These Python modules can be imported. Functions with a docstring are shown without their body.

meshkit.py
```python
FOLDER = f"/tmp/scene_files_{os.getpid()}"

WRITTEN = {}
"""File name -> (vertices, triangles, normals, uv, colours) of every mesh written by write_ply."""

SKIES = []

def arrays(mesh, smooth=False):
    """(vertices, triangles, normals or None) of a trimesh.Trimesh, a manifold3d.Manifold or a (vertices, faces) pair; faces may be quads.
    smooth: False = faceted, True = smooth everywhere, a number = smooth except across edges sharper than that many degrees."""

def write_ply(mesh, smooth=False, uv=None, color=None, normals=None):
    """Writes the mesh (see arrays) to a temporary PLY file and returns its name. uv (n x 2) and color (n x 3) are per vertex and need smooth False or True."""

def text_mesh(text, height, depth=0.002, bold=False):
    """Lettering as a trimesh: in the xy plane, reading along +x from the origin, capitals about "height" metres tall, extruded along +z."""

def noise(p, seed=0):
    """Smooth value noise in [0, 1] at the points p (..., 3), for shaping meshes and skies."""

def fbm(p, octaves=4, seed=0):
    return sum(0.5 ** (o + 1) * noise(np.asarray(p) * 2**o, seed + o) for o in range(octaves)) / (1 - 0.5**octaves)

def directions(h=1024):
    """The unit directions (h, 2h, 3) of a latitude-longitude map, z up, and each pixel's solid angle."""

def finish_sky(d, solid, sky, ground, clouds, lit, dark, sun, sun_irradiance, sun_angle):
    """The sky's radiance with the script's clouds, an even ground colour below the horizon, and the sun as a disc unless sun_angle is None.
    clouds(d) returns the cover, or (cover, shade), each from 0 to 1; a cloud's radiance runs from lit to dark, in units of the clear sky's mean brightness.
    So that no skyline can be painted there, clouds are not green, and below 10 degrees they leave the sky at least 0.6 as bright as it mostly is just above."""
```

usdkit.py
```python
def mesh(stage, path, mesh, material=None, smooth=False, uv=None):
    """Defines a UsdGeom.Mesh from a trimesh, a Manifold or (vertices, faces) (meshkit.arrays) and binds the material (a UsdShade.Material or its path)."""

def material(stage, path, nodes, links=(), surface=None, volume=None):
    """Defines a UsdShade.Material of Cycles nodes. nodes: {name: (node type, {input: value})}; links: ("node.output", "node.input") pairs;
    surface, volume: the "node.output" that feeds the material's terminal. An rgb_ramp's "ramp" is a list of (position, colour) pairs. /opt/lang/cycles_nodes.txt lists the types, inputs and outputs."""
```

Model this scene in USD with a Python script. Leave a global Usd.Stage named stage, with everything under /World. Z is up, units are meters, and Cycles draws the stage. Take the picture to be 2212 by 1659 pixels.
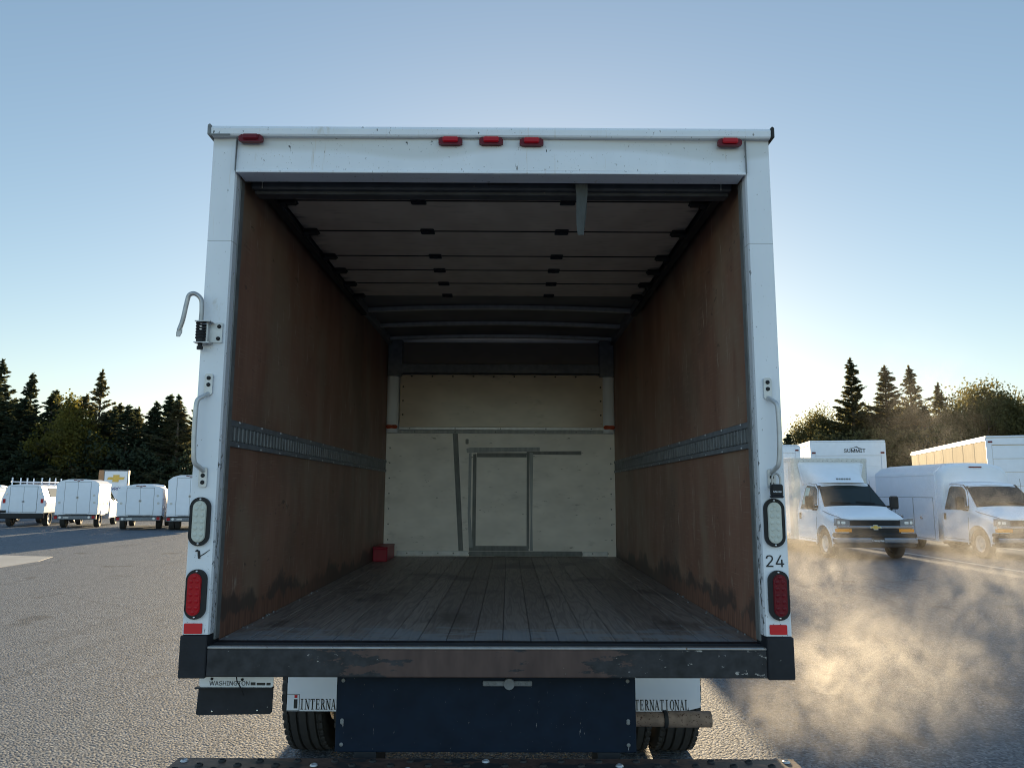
import math, numpy as np, trimesh, usdkit, meshkit
import manifold3d as m3
from pxr import Usd, UsdGeom, UsdLux, UsdShade, Gf, Sdf, Vt
from shapely.geometry import Polygon, Point, box as sbox
from shapely.ops import unary_union
from shapely import affinity

stage = Usd.Stage.CreateInMemory()
UsdGeom.SetStageUpAxis(stage, 'Z'); UsdGeom.SetStageMetersPerUnit(stage, 1.0)
UsdGeom.Xform.Define(stage, '/World'); UsdGeom.Scope.Define(stage, '/World/Looks')
V = np.array

# ------------------------------------------------------------------ camera
EYE = V([0.0815, -3.1251, 1.5603]); PITCH, YAW, ROLL = 0.14306, 0.00416, 0.00377
_c, _s = math.cos(YAW), math.sin(YAW)
_f = V([_s * math.cos(PITCH), _c * math.cos(PITCH), math.sin(PITCH)]); _r = V([_c, -_s, 0.]); _u = np.cross(_r, _f)
_R = _r * math.cos(ROLL) + _u * math.sin(ROLL); _U = -_r * math.sin(ROLL) + _u * math.cos(ROLL)
cam = UsdGeom.Camera.Define(stage, '/World/camera')
cam.AddTransformOp().Set(Gf.Matrix4d(*_R, 0, *_U, 0, *(-_f), 0, *EYE, 1))
cam.CreateHorizontalApertureAttr(36.0); cam.CreateVerticalApertureAttr(36.0 * 767 / 1024)
cam.CreateFocalLengthAttr(36.0 * 1622.2 / 2212); cam.CreateClippingRangeAttr(Gf.Vec2f(0.05, 5000))
EXPOSURE = 1.02
cam.CreateExposureAttr(EXPOSURE)

# ------------------------------------------------------------------ sky and sun
SUN_EL, SUN_AZ = math.radians(8.7), math.radians(2.0)
SKY_STRENGTH, SUN_INT = 0.136, 1.25
S = V([math.sin(SUN_AZ) * math.cos(SUN_EL), math.cos(SUN_AZ) * math.cos(SUN_EL), math.sin(SUN_EL)])


class G:
    """A node graph: n(type, ...) adds a node; text with a dot is a link, anything else a value."""
    def __init__(self): self.nodes, self.links = {}, []
    def n(self, kind, **inp):
        name = f'n{len(self.nodes)}'; vals = {}
        for k, v in inp.items():
            if isinstance(v, str) and '.' in v: self.links.append((v, f'{name}.{k}'))
            else: vals[k] = v
        self.nodes[name] = (kind, vals)
        return name
    def pos(self): return self.n('geometry') + '.position'
    def noise(self, scale, stretch=(1, 1, 1), detail=3, rough=.55, vec=None, dist=0.0, off=(0, 0, 0)):
        v = vec or self.pos()
        v = self.n('mapping', vector=v, scale=stretch, location=off) + '.vector'
        return self.n('noise_texture', vector=v, scale=float(scale), detail=float(detail), roughness=float(rough), distortion=float(dist)) + '.fac'
    def voro(self, scale, stretch=(1, 1, 1), out='distance', feature='f1'):
        v = self.n('mapping', vector=self.pos(), scale=stretch) + '.vector'
        return self.n('voronoi_texture', vector=v, scale=float(scale), feature=feature) + '.' + out
    def math(self, op, a, b=0.0, c=0.0): return self.n('math', math_type=op, value1=a, value2=b, value3=c) + '.value'
    def rng(self, v, a, b, c=0.0, d=1.0, smooth=True):
        return self.n('map_range', range_type='smoothstep' if smooth else 'linear', value=v, from_min=float(a), from_max=float(b), to_min=float(c), to_max=float(d), clamp=True) + '.result'
    def ramp(self, fac, stops): return self.n('rgb_ramp', fac=fac, ramp=stops) + '.color'
    def mix(self, fac, a, b, mode='mix'): return self.n('mix', mix_type=mode, fac=fac, color1=a, color2=b) + '.color'
    def xyz(self):
        s = self.n('separate_xyz', vector=self.pos()); return s + '.x', s + '.y', s + '.z'
    def bump(self, h, strength=.3, dist=.01): return self.n('bump', height=h, strength=float(strength), distance=float(dist)) + '.normal'
    def done(self, name, **pr):
        p = self.n('principled_bsdf', **pr)
        return usdkit.material(stage, '/World/Looks/' + name, self.nodes, self.links, surface=p + '.BSDF')


g = G()
sk = g.n('sky_texture', sky_type='single_scattering', sun_disc=False, sun_elevation=SUN_EL, sun_rotation=SUN_AZ, altitude=50.0, air_density=1.0, aerosol_density=0.32, ozone_density=1.6)
sg = g.n('gamma', color=sk + '.color', gamma=0.74)
sg = g.n('hsv', hue=0.5, saturation=1.14, value=1.0, fac=1.0, color=sg + '.color')
bgn = g.n('background_shader', color=sg + '.color', strength=SKY_STRENGTH)
sky_mat = usdkit.material(stage, '/World/Looks/sky_air', g.nodes, g.links, surface=bgn + '.background')
dome = UsdLux.DomeLight.Define(stage, '/World/sky')
UsdShade.MaterialBindingAPI.Apply(dome.GetPrim()).Bind(sky_mat)
dome.GetPrim().SetCustomDataByKey('kind', 'structure')
sun = UsdLux.DistantLight.Define(stage, '/World/sun')
sun.CreateNormalizeAttr(True); sun.CreateIntensityAttr(SUN_INT); sun.CreateAngleAttr(0.5); sun.CreateColorAttr(Gf.Vec3f(1.0, 0.76, 0.46))
_x = np.cross([0, 0, 1.], S); _x /= np.linalg.norm(_x); _y = np.cross(S, _x)
sun.AddTransformOp().Set(Gf.Matrix4d(*_x, 0, *_y, 0, *S, 0, 0, 0, 0, 1))

# ------------------------------------------------------------------ prims
_used = {}


def free(path):
    k = _used.get(path, -1) + 1; _used[path] = k
    return path if k == 0 else f'{path}_{k:03d}'


def tag(p, label=None, cat=None, group=None, kind=None):
    for k, v in (('label', label), ('category', cat), ('group', group), ('kind', kind)):
        if v: p.SetCustomDataByKey(k, v)
    return p


def thing(name, label, cat, loc=(0, 0, 0), rotz=0., group=None, scale=None):
    x = UsdGeom.Xform.Define(stage, free('/World/' + name))
    x.AddTranslateOp().Set(Gf.Vec3d(*map(float, loc))); x.AddRotateZOp().Set(float(rotz))
    if scale is not None: x.AddScaleOp().Set(Gf.Vec3f(*map(float, scale)))
    return tag(x.GetPrim(), label, cat, group)


def part(parent, name, mesh, mat, smooth=False, label=None, kind=None):
    if isinstance(mesh, list): mesh = trimesh.util.concatenate(mesh)
    path = free(f'{parent.GetPath() if parent else "/World"}/{name}')
    p = usdkit.mesh(stage, path, mesh, mat, smooth=smooth).GetPrim()
    return tag(p, label, None, None, kind)


def dup(src, loc, rotz, label, group=None, scale=None):
    d = src.GetCustomData()
    r = thing(src.GetName().rstrip('0123456789').rstrip('_'), label, d['category'], loc, rotz, group or d.get('group'), scale)
    r.GetReferences().AddInternalReference(src.GetPath()); r.SetInstanceable(True)
    return r

# ------------------------------------------------------------------ shapes
TM = trimesh.transformations


def box(x0, x1, y0, y1, z0, z1, bev=0.0):
    x0, x1 = sorted((x0, x1)); y0, y1 = sorted((y0, y1)); z0, z1 = sorted((z0, z1))
    if bev <= 0:
        b = trimesh.creation.box([x1 - x0, y1 - y0, z1 - z0]); b.apply_translation([(x0 + x1) / 2, (y0 + y1) / 2, (z0 + z1) / 2]); return b
    b = min(bev, .49 * min(x1 - x0, y1 - y0, z1 - z0)); pts = []
    for x, sx in ((x0, 1), (x1, -1)):
        for y, sy in ((y0, 1), (y1, -1)):
            for z, sz in ((z0, 1), (z1, -1)):
                pts += [(x + sx * b, y + sy * b, z), (x + sx * b, y, z + sz * b), (x, y + sy * b, z + sz * b)]
    return trimesh.PointCloud(pts).convex_hull


def tube(path, r, n=10, cap=True):
    P = V(path, float); m = len(P); T = np.gradient(P, axis=0); T /= np.linalg.norm(T, axis=1, keepdims=True)
    a = V([0, 0, 1.]) if abs(T[0][2]) < .9 else V([1., 0, 0]); N = np.cross(T[0], a); N /= np.linalg.norm(N)
    R = np.broadcast_to(np.asarray(r, float), (m,)); vs = []
    for i in range(m):
        N = N - T[i] * (N @ T[i]); N /= np.linalg.norm(N); B = np.cross(T[i], N)
        t = np.arange(n) / n * 2 * np.pi
        vs.append(P[i] + R[i] * (np.cos(t)[:, None] * N + np.sin(t)[:, None] * B))
    v = np.vstack(vs + [P[:1], P[-1:]]); f = []
    for i in range(m - 1):
        for k in range(n):
            a0, a1, b0, b1 = i * n + k, i * n + (k + 1) % n, (i + 1) * n + k, (i + 1) * n + (k + 1) % n
            f += [(a0, a1, b1), (a0, b1, b0)]
    if cap:
        for k in range(n):
            f += [(m * n, (k + 1) % n, k), (m * n + 1, (m - 1) * n + k, (m - 1) * n + (k + 1) % n)]
    mesh = trimesh.Trimesh(v, f, process=False)
    return mesh


def smoothpath(pts, k=6):
    """Catmull-Rom through the points."""
    P = V(pts, float); P = np.vstack([2 * P[0] - P[1], P, 2 * P[-1] - P[-2]]); out = []
    for i in range(1, len(P) - 2):
        for t in np.arange(k) / k:
            a, b, c, d = P[i - 1:i + 3]
            out.append(.5 * (2 * b + (c - a) * t + (2 * a - 5 * b + 4 * c - d) * t * t + (3 * b - a - 3 * c + d) * t ** 3))
    return V(out + [P[-2]])


def ext(poly, depth, plane='xz', at=0.0):
    """Extrudes a shapely polygon drawn in xz (depth along +y from at), yz (along +x) or xy (along +z)."""
    gs = getattr(poly, 'geoms', [poly])
    m = trimesh.util.concatenate([trimesh.creation.extrude_polygon(q, depth, engine='earcut') for q in gs if q.area > 1e-9])
    v = m.vertices.copy()
    if plane == 'xz': m.vertices = np.stack([v[:, 0], at + v[:, 2], v[:, 1]], 1); m.invert()
    elif plane == 'yz': m.vertices = np.stack([at + v[:, 2], v[:, 0], v[:, 1]], 1)
    else: m.vertices = np.stack([v[:, 0], v[:, 1], at + v[:, 2]], 1)
    return m


def rrect(x0, x1, z0, z1, r, q=6): return sbox(x0 + r, z0 + r, x1 - r, z1 - r).buffer(r, quad_segs=q)


def stadium(cx, cz, w, h, q=10):
    r = w / 2; return unary_union([Point(cx, cz - h / 2 + r).buffer(r, quad_segs=q), Point(cx, cz + h / 2 - r).buffer(r, quad_segs=q), sbox(cx - r, cz - h / 2 + r, cx + r, cz + h / 2 - r)])


def cyl(p, q, r, n=16): return tube([p, q], r, n)


def lathe(profile, axis='x', at=(0, 0, 0), n=40):
    """Profile of (radius, along) pairs turned about an axis."""
    P = V(profile, float); t = np.arange(n) / n * 2 * np.pi; m = len(P)
    ring = np.stack([P[:, None, 0] * np.cos(t), P[:, None, 0] * np.sin(t), np.broadcast_to(P[:, None, 1], (m, n))], -1).reshape(-1, 3)
    f = []
    for i in range(m - 1):
        for k in range(n):
            a0, a1, b0, b1 = i * n + k, i * n + (k + 1) % n, (i + 1) * n + k, (i + 1) * n + (k + 1) % n
            f += [(a0, a1, b1), (a0, b1, b0)]
    o = {'x': [2, 0, 1], 'y': [1, 2, 0], 'z': [0, 1, 2]}[axis]
    m_ = trimesh.Trimesh(ring[:, o] + V(at), f, process=False); return m_


def grid(fn, us, vs):
    """A sheet of points fn(u, v)."""
    P = V([[fn(u, v) for v in vs] for u in us], float); a, b = len(us), len(vs); f = []
    for i in range(a - 1):
        for j in range(b - 1):
            k = i * b + j; f += [(k, k + b, k + b + 1), (k, k + b + 1, k + 1)]
    return trimesh.Trimesh(P.reshape(-1, 3), f, process=False)


def rivets(pts, r=.008, h=.004, n=8):
    """Domed heads facing -y."""
    out = []
    for p in pts:
        s = trimesh.creation.icosphere(1, 1.0); s.apply_scale([r, h, r]); s.apply_translation(p); out.append(s)
    return trimesh.util.concatenate(out)


def text(s, h, depth, x, y, z, bold=False, facing=-1, cx=True):
    """Lettering on a surface that faces -y."""
    m = meshkit.text_mesh(s, h, depth, bold); v = m.vertices.copy()
    w = v[:, 0].max() + v[:, 0].min(); x0 = x - (w / 2 if cx else 0)
    m.vertices = np.stack([x0 + v[:, 0], y - v[:, 2], z + v[:, 1]], 1); return m


def serif(word, h, pitch):
    """Slab-free roman capitals with serifs as shapely shapes; baseline 0, height h."""
    def stem(x, w=.19): return sbox(x - w / 2, 0, x + w / 2, 1)
    def foot(x, w=.42, z=0): return sbox(x - w / 2, z, x + w / 2, z + .07)
    def bar(x0, x1, z, t=.08): return sbox(x0, z, x1, z + t)
    def slant(x0, x1, t): return Polygon([(x0 - t / 2, 1), (x0 + t / 2, 1), (x1 + t / 2, 0), (x1 - t / 2, 0)])
    L = {'I': [stem(.4), foot(.4), foot(.4, z=.93)],
         'N': [stem(.14, .08), stem(.72, .08), slant(.14, .7, .19), foot(.14, .3), foot(.1, .3, .93), foot(.72, .3, .93)],
         'T': [stem(.42), foot(.42), bar(.05, .8, .92), sbox(.05, .74, .1, 1), sbox(.75, .74, .8, 1)],
         'E': [stem(.22), bar(.08, .72, 0), bar(.08, .7, .92), bar(.2, .58, .48), sbox(.68, 0, .73, .26), sbox(.65, .76, .7, 1), sbox(.54, .38, .58, .64)],
         'R': [stem(.2), foot(.2, .36), bar(.06, .4, .93), affinity.scale(Point(.38, .74).buffer(.25), 1.1, 1.02).difference(affinity.scale(Point(.34, .74).buffer(.17), .9, 1.0)), Polygon([(.34, .5), (.52, .5), (.86, 0), (.62, 0)])],
         'A': [Polygon([(.36, 1), (.44, 1), (.16, 0), (.08, 0)]), Polygon([(.34, 1), (.48, 1), (.82, 0), (.6, 0)]), bar(.2, .62, .3, .07), foot(.12, .28), foot(.71, .34)],
         'O': [affinity.scale(Point(.44, .5).buffer(.5), .82, 1.03).difference(affinity.scale(Point(.44, .5).buffer(.42), .56, 1.03))],
         'L': [stem(.22), foot(.22, .36, .93), bar(.06, .74, 0), sbox(.69, 0, .75, .28)]}
    out = []
    for i, ch in enumerate(word):
        s = unary_union(L[ch]); s = affinity.scale(s, pitch * 1.08, h, origin=(0, 0)); out.append(affinity.translate(s, i * pitch, 0))
    return out


def bowtie(w, h):
    """The cross-like emblem: a wide slanted bar with a taller middle."""
    a = Polygon([(-.5, -.16), (-.42, .18), (-.16, .18), (-.16, .5), (.2, .5), (.18, .18), (.5, .18), (.42, -.18), (.16, -.18), (.16, -.5), (-.2, -.5), (-.18, -.18)])
    return affinity.scale(a, w, h, origin=(0, 0))

# ------------------------------------------------------------------ materials


def mat(name, col, rough=.5, metal=0., var=.12, scale=6., bump=0., bscale=80., stretch=(1, 1, 1), specks=None, **pr):
    """Even paint with a faint tone variation; specks = (colour, scale, threshold)."""
    g = G(); c = V(col, float)
    k = g.ramp(g.noise(scale, stretch), [(.25, c * (1 - var)), (.75, np.minimum(c * (1 + var), 1))])
    if specks:
        k = g.mix(g.rng(g.noise(specks[1], stretch, 4, .7), specks[2], specks[2] + .05), k, V(specks[0], float))
    if bump: pr['normal'] = g.bump(g.noise(bscale, stretch, 4), bump, .01)
    return g.done(name, base_color=k, roughness=float(rough), metallic=float(metal), **pr)


M = {}
# chipped and grimy white paint of the truck's rear frame
g = G(); x, y, z = g.xyz(); ax = g.math('absolute', x)
k = g.ramp(g.noise(3.5, (1, 1, .5), 4), [(.3, (.68, .715, .79)), (.7, (.76, .795, .87))])
k = g.mix(g.rng(g.noise(9, (1, 1, .35), 5, .7), .62, .8), k, (.52, .49, .44))
wave = g.math('add', 3.022, g.math('add', g.math('multiply', g.math('sine', g.math('multiply', x, 4.6)), .022), g.math('multiply', g.math('sine', g.math('multiply_add', x, 9.7, 1.3)), .009)))
k = g.mix(g.math('multiply', g.rng(g.math('subtract', z, wave), -.004, .03), g.rng(z, 3.098, 3.10, 1., 0.)), k, (.62, .64, .67))
k = g.mix(g.math('multiply', g.rng(g.math('absolute', g.math('subtract', z, 2.628)), .0008, .0022, .7, 0.), g.rng(ax, 1.11, 1.112)), k, (.25, .25, .25))
k = g.mix(g.math('multiply', g.rng(g.noise(16, (2.2, 1, .12), 5, .7), .60, .74), g.rng(z, 2.2, 3.0, 0., .6)), k, (.50, .42, .33))
k = g.mix(g.rng(g.noise(140, (1, 1, 1), 2), .70, .74), k, (.45, .44, .43))
k = g.mix(g.rng(g.noise(30, (1, 1, .25), 5, .65), .685, .70), k, (.16, .16, .17))
edge = g.math('multiply', g.rng(ax, 1.108, 1.128, 1., 0.), g.rng(z, 1.2, 2.4, 1., .0))
k = g.mix(g.rng(g.math('add', g.noise(55, (1, 1, .5), 4, .7), g.math('multiply', edge, .150)), .672, .69), k, (.05, .052, .058))
low = g.rng(z, .95, 1.35, 1., 0.)
k = g.mix(g.rng(g.math('add', g.noise(70, (1, 1, .7), 4, .7), g.math('multiply', low, .075)), .675, .70), k, (.10, .10, .10))
M['frame'] = g.done('chipped_white_paint', base_color=k, roughness=.38, normal=g.bump(g.noise(25, (1, 1, 1), 3), .08, .01))
M['white'] = mat('white_body_paint', (.76, .80, .89), .38, var=.03, specular_ior_level=.35)
M['white_side'] = mat('white_panel', (.73, .765, .83), .6, var=.08, scale=3, stretch=(1, 1, .3))
M['sun_gold'] = mat('sun_tinted_fibreglass', (.56, .48, .35), .85, var=.12, scale=3, stretch=(1, 1, .3), specular_ior_level=.1)  # white side panels with the low sun's gold mixed into the base colour
M['alu'] = mat('brushed_aluminium', (.55, .56, .58), .42, .7, .15, 20)
M['galv'] = mat('grey_galvanised_steel', (.20, .21, .22), .55, .3, .25, 14, specks=((.09, .09, .09), 45, .62))
M['track'] = mat('dark_grey_steel', (.17, .185, .21), .5, .2, .25, 20, specks=((.30, .29, .27), 90, .68))
M['steel'] = mat('worn_steel', (.42, .42, .43), .38, .8, .2, 30, specks=((.2, .13, .08), 60, .64))
M['chrome'] = mat('chrome', (.75, .76, .78), .08, 1., .02)
M['black'] = mat('black_plastic', (.014, .015, .018), .5, 0, .2, specular_ior_level=.3)
M['blackpaint'] = mat('black_enamel', (.016, .018, .024), .55, 0, .3, 12, specks=((.35, .34, .33), 40, .70), bump=.1, specular_ior_level=.25)
M['dark'] = mat('dark_underbody', (.015, .015, .016), .7, 0, .3, 10)
M['rubber'] = mat('tyre_rubber', (.022, .022, .024), .75, 0, .25, 20, bump=.2, bscale=200)
M['slot'] = mat('black_slot', (.008, .008, .009), .8)
M['red_lens'] = mat('red_lens', (.36, .004, .012), .3, 0, .1, specular_ior_level=.35)
M['dark_red_lens'] = mat('dark_red_lens', (.11, .003, .010), .3, 0, .15, 60, specular_ior_level=.35)
M['clear_lens'] = mat('cloudy_clear_lens', (.50, .53, .50), .22, 0, .08, 40, coat_weight=.5)
M['red_tape'] = mat('red_reflective_tape', (.55, .012, .02), .35, 0, .08)
M['amber'] = mat('amber_lens', (.9, .30, .015), .25, 0, .1, coat_weight=.5)
M['ink'] = mat('black_ink', (.02, .02, .022), .6)
M['blue_ink'] = mat('blue_ink', (.03, .05, .22), .5)
M['gold'] = mat('gold_emblem', (.62, .42, .10), .35, .3)
M['silver'] = mat('silver_rim', (.5, .5, .52), .35, .6, .1)
M['head'] = mat('headlamp_lens', (.16, .17, .19), .08, 0, .1, coat_weight=1.)
M['lamp'] = mat('headlamp_reflector', (.75, .78, .8), .15, .3, .05)
M['orange_rag'] = mat('orange_tape', (.40, .06, .02), .8, 0, .3, 30)
M['red_box'] = mat('red_enamel', (.30, .010, .03), .4, 0, .2, 15)
M['exhaust'] = mat('rusty_exhaust_steel', (.30, .21, .16), .65, .35, .35, 25, specks=((.09, .045, .03), 60, .58), bump=.15)
M['wood_fresh'] = mat('rust_post', (.4, .22, .12), .7)
g = G(); M['glass'] = g.done('dark_window_glass', base_color=(.012, .017, .018), roughness=.03, specular_ior_level=.5)
g = G(); k = g.ramp(g.noise(40, (1, 1, .2), 3), [(.3, (.33, .35, .37)), (.7, (.47, .49, .5))]); M['duct'] = g.done('grey_duct_tape', base_color=k, roughness=.55)
g = G(); k = g.ramp(g.noise(30, (1, 1, .3), 3), [(.3, (.17, .18, .18)), (.7, (.26, .27, .27))]); M['duct_dark'] = g.done('dark_cloth_tape', base_color=k, roughness=.6)

# plywood wall lining: red-brown, vertical streaks, scuffs, black dirt along the floor, raw wood near the door
g = G(); x, y, z = g.xyz()
k = g.ramp(g.noise(5, (1, 1, .25), 5), [(.3, (.20, .098, .068)), (.55, (.27, .142, .102)), (.75, (.36, .21, .152))])
k = g.mix(g.math('multiply', g.rng(g.noise(90, (1, 1, .06), 3), .5, .8), .3), k, (.10, .05, .035))
k = g.mix(g.math('multiply', g.rng(g.noise(2.2, (1, 1, .6), 4), .42, .62), .75), k, (.285, .205, .150))
k = g.mix(g.math('multiply', g.rng(g.noise(1.1, (1, 1, 1), 5, .6, off=(2, 2, 8)), .50, .66), .6), k, (.135, .085, .066))
k = g.mix(g.rng(g.noise(15, (1, 1, 1), 5, .7, off=(9, 1, 1)), .60, .72, 0., .4), k, (.30, .23, .18))
k = g.mix(g.rng(g.noise(26, (1, 1, .12), 5, .7), .638, .66), k, (.40, .31, .25))
k = g.mix(g.rng(g.noise(11, (1, .5, 1.2), 6, .75, off=(7, 2, 4)), .62, .68, 0., .75), k, (.06, .04, .032))
k = g.mix(g.rng(g.noise(120, (1, .05, 2), 2, .6), .60, .68, 0., .4), k, (.40, .30, .24))
k = g.mix(g.rng(g.noise(34, (1, .18, 1), 5, .7, off=(3, 9, 2)), .70, .73), k, (.08, .04, .03))
near = g.rng(y, .2, 3.2, 1., 0.)
hgt = g.math('add', g.math('multiply', g.noise(3.2, (1, 1, .8), 9, .66), .50), g.math('multiply', near, .02))
k = g.mix(g.rng(g.math('subtract', g.math('subtract', z, .945), g.math('subtract', hgt, .150)), -.03, .03, .78, 0.), k, (.045, .040, .040))
h2 = g.math('multiply', g.noise(4, (1, 1, .4), 6, .7, off=(5, 1, 0)), .36)
raw = g.math('multiply', g.rng(g.math('subtract', g.math('subtract', z, .945), g.math('subtract', h2, .095)), -.012, .012, 1., 0.), g.rng(y, .9, 2.6, .9, 0.))
rawc = g.ramp(g.noise(60, (1, 1, .08), 3), [(.3, (.12, .055, .038)), (.7, (.30, .155, .11))])
k = g.mix(raw, k, rawc)
M['ply'] = g.done('stained_plywood', base_color=k, roughness=.52, normal=g.bump(g.noise(70, (1, 1, .1), 3), .15, .01))

# floor planks: weathered, contour-like grain, a tone per board
g = G(); x, y, z = g.xyz(); ob = g.n('object_info') + '.random'
sh = g.n('combine_xyz', x=g.math('multiply', ob, 37.), y=g.math('multiply', ob, 91.), z=0.0) + '.vector'
pv = g.n('vector_math', math_type='add', vector1=g.pos(), vector2=sh) + '.vector'
gr = g.math('sine', g.math('multiply', g.noise(4.4, (2.6, .2, 1), 2, .45, vec=pv), 58.))
fine = g.noise(60, (2.4, .12, 1), 3, .6, vec=pv)
k = g.ramp(g.math('add', g.math('multiply', fine, .7), g.math('multiply', ob, .3)), [(.2, (.19, .152, .135)), (.5, (.31, .258, .232)), (.8, (.43, .37, .335))])
k = g.mix(g.rng(gr, .15, .9, 0., .6), k, (.17, .145, .135))
k = g.mix(g.rng(g.noise(2.2, (1, .6, 1), 5, .6), .53, .68, 0., .85), k, (.085, .072, .066))
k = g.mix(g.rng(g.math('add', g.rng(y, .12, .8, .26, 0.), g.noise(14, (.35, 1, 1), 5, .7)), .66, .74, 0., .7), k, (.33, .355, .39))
k = g.mix(g.rng(g.noise(60, (.4, 1, 1), 5, .75), .70, .73), k, (.42, .40, .38))
M['plank'] = g.done('weathered_floor_board', base_color=k, roughness=.48, normal=g.bump(g.math('add', gr, fine), .25, .004))

# cream panels of the front wall, with smudges and small dark nicks
def cream(name, col, rough):
    g = G(); c = V(col)
    k = g.ramp(g.noise(4, (1, 1, 1.6), 5), [(.3, c * .86), (.7, c * 1.05)])
    k = g.mix(g.rng(g.noise(7, (.6, 1, 1.4), 5, .65), .57, .76, 0., .6), k, c * .6)
    k = g.mix(g.rng(g.noise(24, (.35, 1, 2.2), 5, .7), .67, .69), k, (.13, .11, .09))
    return g.done(name, base_color=k, roughness=rough, normal=g.bump(g.noise(8, (1, 1, 1), 2), .06, .02))
M['cream'] = cream('cream_liner_panel', (.93, .885, .83), .40)
M['cream_gloss'] = cream('glossy_cream_panel', (.58, .48, .385), .20)
g = G(); x, y, z = g.xyz(); ax = g.math('absolute', x)
k = g.ramp(g.noise(4, (1.5, 1, 1), 5), [(.3, (.52, .43, .365)), (.7, (.64, .55, .475))])
k = g.mix(g.rng(g.noise(16, (.35, 1.6, 1), 5, .7), .52, .76, 0., .75), k, (.30, .24, .20))
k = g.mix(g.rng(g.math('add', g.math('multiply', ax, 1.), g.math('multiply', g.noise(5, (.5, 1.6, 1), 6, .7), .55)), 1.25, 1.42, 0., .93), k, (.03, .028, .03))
M['door_panel'] = g.done('dusty_door_panel', base_color=k, roughness=.5)
M['roof_skin'] = mat('grey_roof_skin', (.16, .155, .16), .6, 0, .25, 3)

# bumper beam: black enamel with a broad patch of bare brown rust and white scrapes
g = G(); x, y, z = g.xyz()
inx = g.math('multiply', g.rng(x, -1.0, -.1), g.rng(x, .2, .95, 1., 0.))
pat = g.math('add', g.math('multiply', g.noise(7, (.7, 1, 2.2), 6, .72), 1.1), g.math('multiply', inx, .42))
k = g.mix(g.rng(pat, .80, .83), g.ramp(g.noise(20), [(.3, (.016, .017, .02)), (.7, (.04, .041, .048))]), g.ramp(g.noise(18, (1, 1, .3), 4), [(.3, (.062, .040, .038)), (.7, (.10, .066, .060))]))
k = g.mix(g.rng(g.math('add', g.noise(38, (.5, 1, 1), 5, .72), g.math('multiply', g.rng(x, .4, .9), .05)), .685, .70), k, (.36, .34, .33))
M['beam'] = g.done('rusted_black_beam', base_color=k, roughness=.58, specular_ior_level=.3, normal=g.bump(g.noise(60), .15, .005))
g = G()
k = g.mix(g.rng(g.noise(5, (1, 2, 1), 5, .65), .46, .5), (.035, .035, .038), g.ramp(g.noise(30, detail=4), [(.3, (.075, .045, .035)), (.7, (.15, .09, .07))]))
M['step'] = g.done('rusty_tread_plate', base_color=k, roughness=.55, metallic=.15, normal=g.bump(g.noise(90), .2, .004))
# dark blue skirt with small pale scratches
g = G()
k = g.ramp(g.noise(9, detail=4), [(.3, (.0015, .007, .018)), (.7, (.004, .013, .030))])
k = g.mix(g.rng(g.noise(30, (2.4, 1, .30), 5, .75), .66, .675), k, (.30, .30, .31))
k = g.mix(g.rng(g.noise(120, detail=4), .70, .73), k, (.16, .16, .16))
M['skirt'] = g.done('scratched_blue_steel', base_color=k, roughness=.6, specular_ior_level=.2, normal=g.bump(g.noise(70), .1, .004))
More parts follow.
